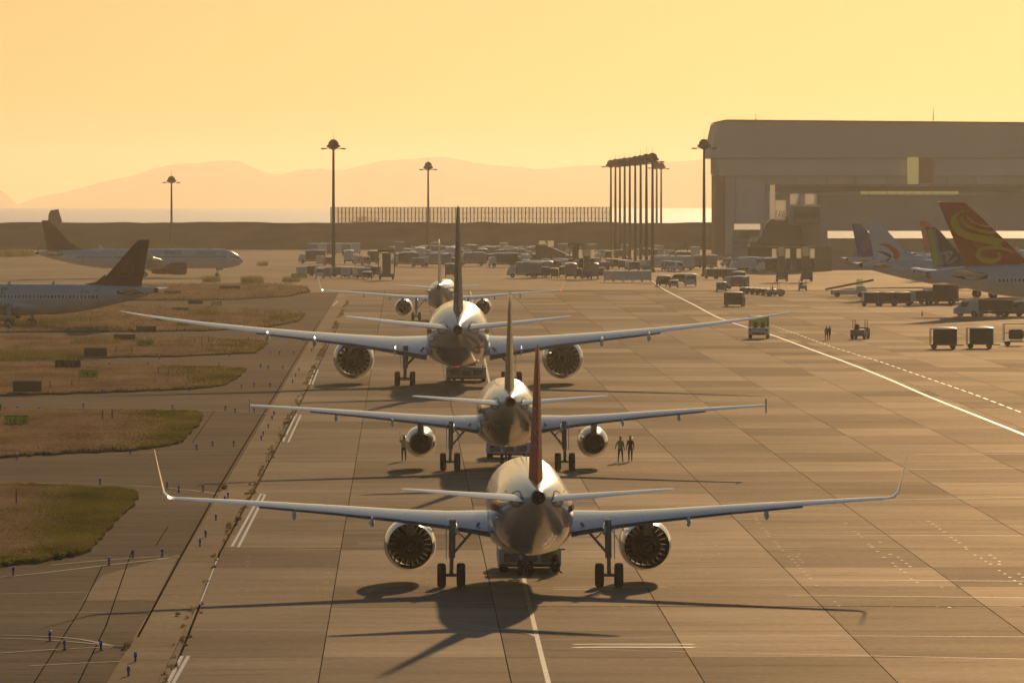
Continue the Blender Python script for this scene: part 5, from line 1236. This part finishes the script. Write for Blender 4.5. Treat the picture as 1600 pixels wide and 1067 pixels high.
# single vehicles in the middle right
for x, y, rz, lab, cat, mk in [
    (1148, 479, -8, "dark van nearest the safety line, left of the apron vehicle", "van", lambda: van(VDARK, 4.8, 2.2, 2.9)),
    (1127, 456, 0, "small white van left of the dark tractor train", "van", lambda: van(VGREY, 4, 1.7, 1.8)),
    (1150, 452, 70, "white topped truck at the head of the tractor train", "truck", lambda: truck(VGREY, 5, 2.3, 2.2)),
    (1151, 440, 20, "pickup with a glinting lamp behind the tractor train", "pickup truck", lambda: van(VBLUE, 4.6, 1.9, 2.0)),
    (1254, 454, 0, "small cart standing alone below the right stairs truck", "cart", lambda: small_tractor()),
    (1036, 447, 10, "dark van beginning the group right of the mast row", "van", lambda: van(VDARK, 4.4, 1.9, 2.0)),
    (1053, 450, 0, "tiny white car in front of the vans right of the mast row", "car", lambda: van(VWHITE, 3.6, 1.4, 1.6)),
    (1079, 447, 0, "white van with a bright roof left of the dark mast", "van", lambda: van(VWHITE, 4.8, 2.2, 2.2)),
    (1064, 443, 60, "low grey van behind the tiny white car", "van", lambda: van(VGREY, 4.4, 1.8, 1.9)),
    (617, 436, 0, "dark car parked alone right of the tall loader", "car", lambda: van(VDARK, 4.2, 1.4, 1.9)),
    (703, 432, 0, "blurred dark vehicle alone between the white and navy fins", "van", lambda: van(VDARK, 4.4, 2.6, 2.0))]:
    if x == 617: x = 574
    put(mk(), G(x, y), R(rz), lab, cat)
tr = container_dolly(VDARK, 2.4, 1.6, .5)
for i in range(6):
    o = tr if i == 0 else copy_tree(tr); o.location = G(1163 + i * 8.5, 459 + i * .6); o.rotation_euler = (0, 0, R(90)); tag(o, f"{ORD[i]} low flat dolly of the dark tractor train, counted from the left", "dolly", "dollies of the tractor train")
put(small_tractor(), G(1211, 463), R(-80), "small dark tractor at the right end of the dolly train", "tractor", 1.1)

# passenger stairs trucks seen end on
def stairs_truck(stair_m=None):
    r = empty("stairs_truck"); sm = stair_m or mat("stair_tread_tan", (.38, .27, .18), .6)
    k = MB(); k.use(VBLUE); k.prism([(-4, .45), (-4, 1.2), (-3.2, 2.0), (-2.2, 2.0), (-2.1, 1.2), (3, 1.2), (3, .45)], -1.15, 1.15); k.build("body", r)
    for i in range(10):
        t = i / 10; k = MB(); k.use(sm); k.box((0, -1.6 + t * 6, 1.7 + t * 3.6), (1.25, .62, .36)); k.build("stair_tread", r)
    for s in (-1, 1):
        k = MB(); k.use(PALEPANEL); k.prism([(-1.9, 1.4), (-1.9, 2.5), (4.2, 6.6), (5.4, 6.6), (5.4, 5.1), (4.2, 5.1)], s * .74, s * .80); k.build("side_panel", r)
        k = MB(); k.use(PALEPANEL); k.box((s * 1.35, 5.0, 5.7), (1.0, .08, 1.9)); k.build("landing_wing_panel", r)
        k = MB(); k.use(VDARK); k.box((s * 1.3, 4.6, 3.5), (1.0, .3, 2.2)); k.build("support_frame", r)
    k = MB(); k.use(PALEPANEL); k.lathe([(-.8, 1.0), (.8, 1.0)], (0, 4.8, 6.0), 'y', 16); k.build("canopy", r)
    k = MB(); k.use(VDARK); k.box((0, 4.9, 6.9), (3.7, 1.6, .16)); k.build("canopy_roof", r)
    wheels(r, [(-1, -2.6), (1, -2.6), (-1, 2), (1, 2)], .45, .3); return r
st = stairs_truck(); put(st, G(1221.5, 440), R(0), "passenger stairs truck, left one of the pair before the dark shed", "stairs truck", .98)
c_ = copy_tree(st); c_.location = G(1260, 440); tag(c_, "passenger stairs truck, right one of the pair before the dark shed")
so = stairs_truck(mat("orange_stair_tread", (.55, .22, .10), .55)); put(so, G(917, 436), R(0), "stairs truck with orange steps in the middle of the equipment yard", "stairs truck", .9)
def high_loader():
    r = empty("high_loader"); k = MB(); k.use(VDARK); k.box((0, 0, .9), (3.2, 5, .7)); k.build("chassis", r)
    for s in (-1, 1): k = MB(); k.use(PALEPANEL); k.box((s * 1.35, -1.8, 5.0), (.62, .1, 1.3)); k.build("cab_window", r)
    k = MB(); k.use(VDARK); k.box((0, -1.0, 3.2), (1.7, 2.0, 4.4)); k.build("lift_tower", r); k = MB(); k.use(VDARK); k.box((0, -1, 5.9), (3.6, 2.6, .45)); k.build("platform", r)
    for s in (-1, 1): k = MB(); k.use(VDARK); k.tube((s * 1.6, -1.8, 1.2), (s * 1.7, -1.8, 5.8), .12, .12, 6); k.build("guide_post", r)
    wheels(r, [(-1.3, -1.8), (1.3, -1.8), (-1.3, 1.8), (1.3, 1.8)], .45, .35); return r
put(high_loader(), G(604, 437), 0, "tall dark high loader with two bright openings in the left yard", "loader")
h2 = high_loader(); put(h2, G(900, 418), 0, "tall loader with bright top rising behind the orange steps", "loader", .95)
k = MB(); k.use(PALEPANEL); k.box((0, -1.9, 5.2), (3.3, .1, 1.9)); k.build("bright_shield", h2)
def crane_truck():
    r = empty("boom_lift"); k = MB(); k.use(VDARK); k.box((0, 0, 1), (2.4, 5, 1.2)); k.build("body", r); k = MB(); k.use(VDARK); k.tube((0, 0, 1.6), (4.4, 0, 4.2), .18, .14, 6); k.build("boom", r)
    k = MB(); k.use(VGREEN); k.box((4.9, 0, 4.6), (1.3, 1, 1.1)); k.build("basket", r); k = MB(); k.use(VDARK); k.tube((4.9, 0, 4.1), (5.4, 0, 1.6), .1, .1, 5); k.build("strut", r); wheels(r, [(-1, -1.7), (1, -1.7), (-1, 1.7), (1, 1.7)], .45, .3); return r
put(crane_truck(), G(1042, 410), 0, "boom lift with a green basket right of the mast row", "boom lift")

# ramp truck silhouette left of the bright loader
k = MB(); rr_ = empty("ramp_truck", G(858, 412), label="long dark ramp truck sloping down to the right in the yard", cat="truck"); k.use(VDARK); k.prism([(-3.4, .5), (-3.4, 4.6), (-1.2, 4.8), (4.6, 2.2), (4.6, .5)], -1.4, 1.4, 'y'); k.build("ramp_body", rr_)
for s in (-1.7, 0.4): k = MB(); k.use(PALEPANEL); k.box((s, -1.5, 4.9), (1.5, .1, 1.5)); k.build("bright_panel", rr_)

# ---- the equipment yard: rows of containers, carts, vans and trucks ----
KIND = {"container dolly": [lambda: container_dolly(ALU), lambda: container_dolly(VWHITE), lambda: container_dolly(VGREY)],
        "baggage cart": [lambda: cart(CURTAIN), lambda: cart(VBLUE), lambda: cart(VGREY)],
        "van": [lambda: van(VWHITE), lambda: van(VDARK), lambda: van(VGREY)], "truck": [lambda: truck(VWHITE), lambda: truck(VGREY), lambda: truck(VDARK, 7, 3.1)],
        "tall container": [lambda: container_dolly(VGREY, 2.6, 2.4, 2.6), lambda: container_dolly(ALU, 2.6, 2.4, 2.4)]}
CN = {"container dolly": ["aluminium", "white", "grey"], "baggage cart": ["dark curtained", "blue curtained", "grey curtained"], "van": ["white", "dark", "grey"], "truck": ["white boxed", "grey boxed", "dark boxed"], "tall container": ["grey", "aluminium"]}
proto = {}
cnt = {}
def yard(kind, vi, px, py, rz, where):
    key = (kind, vi)
    if key not in proto: proto[key] = KIND[kind][vi](); o = proto[key]
    else: o = copy_tree(proto[key])
    o.location = G(px, py); o.rotation_euler = (0, 0, R(rz)); col_ = CN[kind][vi]; lab = f"{col_} {kind} {where}"
    tag(o, lab, kind, f"parked {kind}s"); cnt.setdefault(lab, []).append((px, o))
ry = random.Random(21)
for i, x in enumerate([490, 505, 518, 530, 542, 556]): yard("tall container", i % 2, x, 399 - (i % 2) * 1.5, ry.uniform(-6, 6), "in the back row left of the tall loader")
for i, x in enumerate([488, 500, 513, 545, 560, 571, 583]): yard(["truck", "container dolly", "van"][i % 3], ry.randrange(3), x, 413 + ry.uniform(-2, 2), ry.choice([0, 8, 90]), "in the middle row beside the left mast")
for i, x in enumerate([471, 480, 490, 500, 510, 531, 540, 549, 558, 567, 577, 588]): yard(["container dolly", "baggage cart", "container dolly", "van"][i % 4], [1, 0, 0, 0, 2, 1, 1, 1, 0, 2, 0, 1][i], x, 433 + ry.uniform(-2.5, 2.5), ry.choice([0, 5, -6]), "in the front row around the left mast's foot")
for i, x in enumerate(range(614, 850, 11)): yard(["container dolly", "baggage cart", "van", "van", "tall container"][(i * 3 + 1) % 5], ry.randrange(2), x + ry.uniform(-3, 3), 398 + ry.uniform(-3, 3), ry.choice([0, 90, 10]), "in the far row behind the two fins")
for i, x in enumerate(range(622, 830, 12)): yard(["van", "container dolly", "baggage cart", "truck"][(i * 3 + 2) % 4], ry.randrange(3), x + ry.uniform(-3, 3), 408 + ry.uniform(-3, 3), ry.choice([0, 90, -10]), "in the hazy middle row behind the two fins")
for i, x in enumerate(range(635, 810, 17)): yard(["truck", "baggage cart", "container dolly"][i % 3], ry.randrange(3), x + ry.uniform(-4, 4), 416 + ry.uniform(-2, 2), ry.choice([0, 90]), "in the nearer hazy row behind the two fins")
for i, x in enumerate(range(822, 1015, 10)): yard(["baggage cart", "container dolly", "container dolly", "van", "baggage cart"][(i * 2) % 5], ry.randrange(3), x + ry.uniform(-2, 2), 421 + ry.uniform(-3, 3), ry.choice([0, 0, 90]), "in the dense row beneath the close masts")
for i, x in enumerate(range(820, 945, 12)): yard(["truck", "baggage cart", "van"][i % 3], [1, 0, 1][i % 3], x + ry.uniform(-2, 2), 434 + ry.uniform(-2, 2), ry.choice([0, 90]), "in the front row around the orange steps")
for i, x in enumerate([951, 966, 981, 996, 1010]): yard("container dolly", [0, 1, 1, 1, 1][i], x, 440.5, 0, "in the bright front line at the masts' foot")
for i, x in enumerate(range(850, 1090, 13)): yard(["van", "container dolly", "tall container", "baggage cart"][(i * 3) % 4], ry.randrange(2), x + ry.uniform(-4, 4), 403 + ry.uniform(-4, 3), ry.choice([0, 90, 20]), "in the back row behind the close masts")
for i, x in enumerate(range(1030, 1100, 11)): yard(["truck", "container dolly", "van"][i % 3], ry.randrange(3), x + ry.uniform(-2, 2), 421 + ry.uniform(-3, 3), ry.choice([0, 90, 30]), "in the group between the masts and the dark mast")
for i, x in enumerate([1112, 1126, 1139]): yard("baggage cart", 0, x, 436, 0, "in the dark line right of the dark mast")
for i, x in enumerate([1140, 1149, 1158, 1168, 1180]): yard("van", i % 3, x, 417 + (i % 2) * 3, 40, "in the car row below the canopied building")
for i, x in enumerate([1166, 1196, 1207]): yard("truck", i % 3, x, 425 + i, 90, "in the car row below the canopied building")
for i, x in enumerate(range(640, 800, 9)): yard(["container dolly", "baggage cart", "tall container"][(i * 2 + 1) % 3], ry.randrange(2), x + ry.uniform(-3, 3), 403 + ry.uniform(-2, 2), ry.choice([0, 15, 90]), "in the second far row behind the fins")
for i, x in enumerate(range(815, 940, 9)): yard(["container dolly", "van", "baggage cart"][(i * 2 + 1) % 3], ry.randrange(2), x + ry.uniform(-3, 3), 411 + ry.uniform(-2, 2), ry.choice([0, 15, 90]), "in the row before the bright loader")
for lab, L_ in cnt.items():
    L_.sort(key=lambda t: t[0])
    if len(L_) > 1:
        for i, (_, o) in enumerate(L_):
            w = lab.split(); o["label"] = (f"{ORD[i]} from left " + lab).replace("in the", "in", 1) if i < len(ORD) else lab
            if len(o["label"].split()) > 16: o["label"] = " ".join(o["label"].split()[:16])
# far low equipment line behind the dark mast
for i, x in enumerate(range(1036, 1110, 9)): pass

# ================================================================ SIGNS on the left
def sign(x0, y0, x1, y1, face, txt, label, txt_m=None, lamps=False):
    by = y1 + max(1.2, (y1 - y0) * .22); g = G((x0 + x1) / 2, by); s = g.y / F; w_, h_ = (x1 - x0) * s, (y1 - y0) * s; zb = (by - y1) * s
    r = empty("taxiway_sign", g, label=label, cat="sign"); k = MB(); k.use(face); k.box((0, 0, zb + h_ / 2), (w_, .22, h_)); pn = k.build("panel", r)
    k = MB(); k.use(VDARK); k.box((0, 0, zb + h_ + .025), (w_ + .06, .3, .05)); k.build("top_cap", r)
    for q in (-.38, 0, .38): k = MB(); k.use(VDARK); k.box((q * w_, 0, zb / 2), (.08, .1, zb)); k.build("foot", r)
    if lamps:
        for i in range(6): k = MB(); k.use(VWHITE); k.box((-w_ * .42 + i * w_ * .168, 0, zb + h_ + .07), (.10 * w_ , .2, .06)); k.build("cap_piece", r)
    if txt:
        vs, fs = text_polys(txt.replace(">", ""), 1.0); arrow = ">" in txt; k = MB(); k.use(txt_m or BLACKP)
        mx = max([v[0] for v in vs] + [.01]); th = h_ * .62; sc_ = th / .72; tw = w_ * (.42 if arrow else .84); sx = min(sc_, tw / mx); x00 = -w_ * (.33 if arrow else .42)
        for f in fs: k.poly([(x00 + vs[i][0] * sx, -.118, zb + h_ * .2 + vs[i][1] * sc_) for i in f])
        if arrow:
            zc = zb + h_ * .5; a0, a1, t_ = w_ * .12, w_ * .36, h_ * .045
            k.poly([(a0, -.118, zc - t_), (a1, -.118, zc - t_), (a1, -.118, zc + t_), (a0, -.118, zc + t_)])
            for s2 in (-1, 1): k.poly([(a1 + t_, -.121, zc), (a1 - h_ * .17, -.121, zc + s2 * h_ * .2), (a1 - h_ * .17 - t_ * 1.6, -.121, zc + s2 * h_ * .2), (a1 - t_ * 1.5, -.121, zc)])
        tag(k.build("lettering", pn), kind="stuff")
    return r
SY = mat("sign_yellow", (.85, .72, .03), .5); SG = mat("sign_dark_green", (.05, .06, .03), .6); SB = mat("sign_brown_back", (.10, .065, .035), .7); STX = mat("sign_dull_text", (.20, .19, .07), .6)
sign(7, 650, 44, 665, SY, "16>", "largest yellow taxiway sign, reading 16 and an arrow, near the left edge", lamps=True)
sign(-22, 632, 1.5, 642, SG, "", "dark sign just cut off by the left frame edge")
sign(20, 596, 65, 612, SB, "", "brown sign back with pale marks, nearest of the brown boards")
sign(124, 579, 153, 590, SY, "19>", "yellow arrow sign reading 19, below the dark green lettered sign", lamps=True)
sign(86, 563, 126, 575, SG, "A 14 E", "dark green sign with dull lettering above the yellow 19 sign", STX)
sign(131, 544, 167, 557, SB, "", "brown sign back right of the dark bushes, second nearest")
sign(214, 532, 239, 541, SY, "15>", "small yellow arrow sign reading 15, left of the wide wing's engine", lamps=True)
sign(178, 523, 211, 532, SG, "B 15", "dark green sign left of the yellow 15 sign", STX)
sign(213, 510, 244, 519, SB, "", "brown sign back above the yellow 15 sign")
sign(276, 502, 296, 509, SY, "12>", "small yellow sign under the big airliner's left wing tip")
sign(243, 496, 270, 501.5, SG, "", "dark green sign beside the wide wing's raised tip")
sign(270, 481, 295, 487, SB, "", "brown sign back beyond the wing tip")
sign(294, 470, 317, 475, SG, "", "far dark green sign left of the faint yellow one")
sign(330, 472, 347, 477, SY, "", "faint far yellow sign in the reeds")
sign(318, 479, 331, 482.5, SY, "", "faint small yellow sign just below the far one")
sign(256, 455, 283, 460, SB, "", "far brown board right of the nearer maroon tail")
sign(343, 447, 375, 453, SG, "", "green sign right below the taxiing airliner's nose wheel")
sign(455, 428, 480, 434, SY, "", "plain yellow board at the foot of the left equipment yard")
def post(px, py, h, label):
    g = G(px, py); k = MB(); k.use(mat("rusty_post", (.14, .05, .03), .8)); k.tube((0, 0, 0), (0, 0, h), .05, .05, 6); tag(k.build("marker_post", None, g), label, "post")
for x, y, h, l in [(160,658,.9,"left of two brown marker posts near the 16 sign"),(175,657,.9,"right of two brown marker posts near the 16 sign"),(247,587,.9,"left of two marker posts right of the 19 sign"),(263,588,.7,"right of two marker posts right of the 19 sign"),(25,790,1.0,"brown marker post on the nearest grass island"),(181,557,1.1,"marker post just right of the brown board"),(206,556,1.1,"second marker post right of the brown board"),(315,538,.9,"left of two posts on the reed island under the big wing"),(326,538,.9,"right of two posts on the reed island under the big wing"),(78,612,1.0,"marker post right of the nearest brown board"),(112,609,.9,"marker post on the grass edge below the yellow 19 sign")]: post(x, y, h, l)

# ================================================================ BLUE TAXIWAY EDGE LIGHTS
def edge_light():
    r = empty("edge_light"); k = MB(); k.use(VDARK); k.tube((0, 0, 0), (0, 0, .26), .045, .045, 8); k.tube((0, 0, 0), (0, 0, .03), .12, .12, 10); k.build("stem", r)
    k = MB(); k.use(mat("blue_lens", (.03, .06, .55), .2, emit=(.08, .14, 1, .06)), True); k.lathe([(.25, .06), (.29, .075), (.37, .07), (.43, .04), (.45, .01)], (0, 0, 0), 'z', 12); k.build("lens", r)
    k = MB(); k.use(VWHITE, True); k.lathe([(.42, .06), (.45, .06), (.47, .045), (.48, .01)], (.0, 0, 0), 'z', 10); k.build("cap", r)
    return r
CL = [("in the bottom left corner", [(77,998),(100,1012),(157,1013),(211,1032),(200,1054)]),
      ("below the nearest grass island", [(20,896),(170,880),(207,869),(253,867)]),
      ("in the short chain at the nearest wing tip", [(312,852),(321,838),(337,812),(351,783),(356,777)]),
      ("on the line under the nearest wing tip fin", [(156,755),(261,760),(279,767),(317,766)]),
      ("below the second grass island", [(26,716),(203,707),(307,701),(332,695),(365,695)]),
      ("up the pale strip beside the second grass island", [(408,687),(411,680),(419,668),(425,655),(428,648)]),
      ("on the line above the second grass island", [(27,640),(60,641),(130,635),(269,637),(352,640),(367,643),(397,643)]),
      ("below the third grass island", [(159,613),(296,609),(377,605),(397,603),(422,603),(457,598)]),
      ("on the line above the third grass island", [(147,571),(170,570),(231,570),(342,570),(407,573),(419,575),(442,575),(462,588),(467,579)]),
      ("below the fourth grass island", [(97,562),(249,560),(358,556),(422,552),(437,552),(459,552)]),
      ("in the farthest chain near the big engine", [(296,530),(388,530),(473,533),(487,549),(490,545)])]
el = edge_light(); first = True
for where, pts in CL:
    for i, (x, y) in enumerate(sorted(pts)):
        o = el if first else copy_tree(el); first = False; o.location = G(x, y) + Vector((0, 0, -.09 if x < 470 else 0)); tag(o, f"{ORD[i]} blue edge light from left {where}", "edge light", "blue taxiway edge lights")
        o.scale = (.95,) * 3

# ================================================================ PEOPLE
def person(pose, label, vest=HIVIS, sc=1.0, helmet=True, baton=None):
    r = empty("person", label=label, cat="person")
    J = {}; E = []; V = []; RD = []
    def j(n, p, rad, par=None):
        J[n] = len(V); V.append(p); RD.append(rad)
        if par: E.append((J[par], J[n]))
    st_ = pose.get('stride', .12); lean = pose.get('lean', 0)
    j('pel', (0, 0, .95), .13); j('wai', (0, lean * .3, 1.12), .125, 'pel'); j('che', (0, lean * .6, 1.33), .15, 'wai'); j('nek', (0, lean * .8, 1.50), .058, 'che'); j('hd0', (0, lean, 1.58), .075, 'nek'); j('hd1', (0, lean + .01, 1.67), .095, 'hd0'); j('hd2', (0, lean, 1.75), .07, 'hd1')
    for s, n in ((-1, 'l'), (1, 'r')):
        f = st_ * s; j('hip' + n, (s * .10, 0, .90), .10, 'pel'); j('kn' + n, (s * .11, f * .5 + .03, .50), .065, 'hip' + n); j('an' + n, (s * .12, f - .02, .10), .045, 'kn' + n); j('to' + n, (s * .13, f + .14, .04), .038, 'an' + n)
        a = pose.get('arm' + n, ((.24, 0, 1.15), (.26, .08, .92))); j('sh' + n, (s * .18, lean * .6, 1.42), .062, 'che')
        e_, h_ = a; j('el' + n, (s * e_[0], e_[1], e_[2]), .045, 'sh' + n); j('wr' + n, (s * h_[0], h_[1], h_[2]), .032, 'el' + n)
        d = (Vector((s * h_[0], h_[1], h_[2])) - Vector((s * e_[0], e_[1], e_[2]))).normalized(); pa = Vector((s * h_[0], h_[1], h_[2])) + d * .08
        j('pm' + n, tuple(pa), .033, 'wr' + n)
        sd = d.cross(Vector((1, 0, 0))).normalized() if abs(d.x) < .9 else Vector((0, 1, 0))
        for q, (off, ln) in enumerate(((-.03, .07), (-.01, .085), (.01, .08), (.03, .06))):
            j(f'f{q}a' + n, tuple(pa + sd * off + d * ln * .5), .009, 'pm' + n); j(f'f{q}b' + n, tuple(pa + sd * off * 1.1 + d * ln + Vector((-s * .015, 0, 0))), .008, f'f{q}a' + n)
        j('th' + n, tuple(pa + sd * -.05 - d * .02 + Vector((-s * .02, 0, 0))), .010, 'pm' + n)
    me = bpy.data.meshes.new("body"); me.from_pydata(V, E, []); o = bpy.data.objects.new("body", me); COL.objects.link(o); o.parent = r
    m = o.modifiers.new("skin", 'SKIN'); m.use_smooth_shade = True
    for i, rd in enumerate(RD): me.skin_vertices[0].data[i].radius = (rd, rd)
    me.skin_vertices[0].data[0].use_root = True
    sub = o.modifiers.new("sub", 'SUBSURF'); sub.levels = 1; sub.render_levels = 1
    bm_ = bpy.data.materials.get("person_clothes_skin")
    if not bm_:
        bm_ = bpy.data.materials.new("person_clothes_skin"); bm_.use_nodes = True; n = bm_.node_tree; b = n.nodes["Principled BSDF"]; tc = n.nodes.new("ShaderNodeTexCoord"); sp = n.nodes.new("ShaderNodeSeparateXYZ"); n.links.new(tc.outputs["Object"], sp.inputs[0])
        cr = n.nodes.new("ShaderNodeValToRGB"); cr.color_ramp.interpolation = 'CONSTANT'; e0 = cr.color_ramp.elements; e0[0].position = 0; e0[0].color = (.02, .02, .022, 1); e0[1].position = .06; e0[1].color = (.035, .038, .05, 1); e2 = e0.new(.78); e2.color = (.42, .25, .17, 1)
        dv = n.nodes.new("ShaderNodeMath"); dv.operation = 'DIVIDE'; dv.inputs[1].default_value = 2; n.links.new(sp.outputs[2], dv.inputs[0]); n.links.new(dv.outputs[0], cr.inputs[0]); n.links.new(cr.outputs[0], b.inputs["Base Color"]); b.inputs["Roughness"].default_value = .8
    me.materials.append(bm_)
    if vest:
        k = MB(); k.use(vest, True); k.loft([[(rx * math.cos(a), lean * t + ry_ * math.sin(a), z) for a in np.linspace(0, 2*math.pi, 17)[:-1]] for z, rx, ry_, t in ((.93, .175, .15, .1), (1.1, .17, .15, .3), (1.3, .205, .165, .55), (1.42, .20, .14, .7), (1.49, .10, .09, .8))], False, False); k.build("vest", r)
    if helmet:
        k = MB(); k.use(VWHITE, True); k.lathe([(1.69, .135), (1.70, .115), (1.76, .105), (1.82, .06), (1.835, .01)], (0, lean, 0), 'z', 14); k.build("helmet", r)
    if baton: k = MB(); k.use(mat("red_baton", (.6, .05, .03), .4, emit=(1, .1, .03, .6))); k.tube(baton[0], baton[1], .022, .018, 6); o = k.build("signal_baton", None); o["label"] = "red signal baton held up by the marshaller on the left"; o["category"] = "baton"; return r, o
    return r
pr, bt = person(dict(arml=((.28, .05, 1.30), (.26, .12, 1.55)), armr=((.26, 0, 1.15), (.24, .1, .95)), stride=.05), "marshaller in yellow vest standing left of the second airliner's left engine", baton=((-.265, .13, 1.60), (-.30, .10, 2.05)))
pr.location = G(631, 720); bt.location = pr.location
def pp(p, x, y, rz=0): p.location = G(x, y); p.rotation_euler = (0, 0, R(rz))
pp(person(dict(arml=((.32, .03, 1.2), (.40, .12, 1.02)), stride=.14), "worker in yellow vest, left of the pair by the right engine"), 969.5, 722, -20)
pp(person(dict(stride=.08), "worker in dark clothes, right of the pair by the right engine", vest=None), 985, 721, 10)
pp(person(dict(stride=.16), "white helmeted walker, left of the two on the open apron", vest=None), 1291.5, 532, -20)
pp(person(dict(stride=.14, lean=.02, armr=((.26, .12, 1.2), (.2, .28, 1.15))), "walker in front, right of the two on the open apron", vest=None, helmet=False), 1296.5, 531, 40)
pp(person(dict(stride=.22, lean=.05, armr=((.25, .15, 1.2), (.2, .34, 1.2))), "worker walking beside the tractor under the nearest airliner's nose"), 867, 896, -70)
pp(person(dict(stride=.1), "driver figure standing by the small open baggage tractor", vest=None), 1338.5, 527.5, 0)
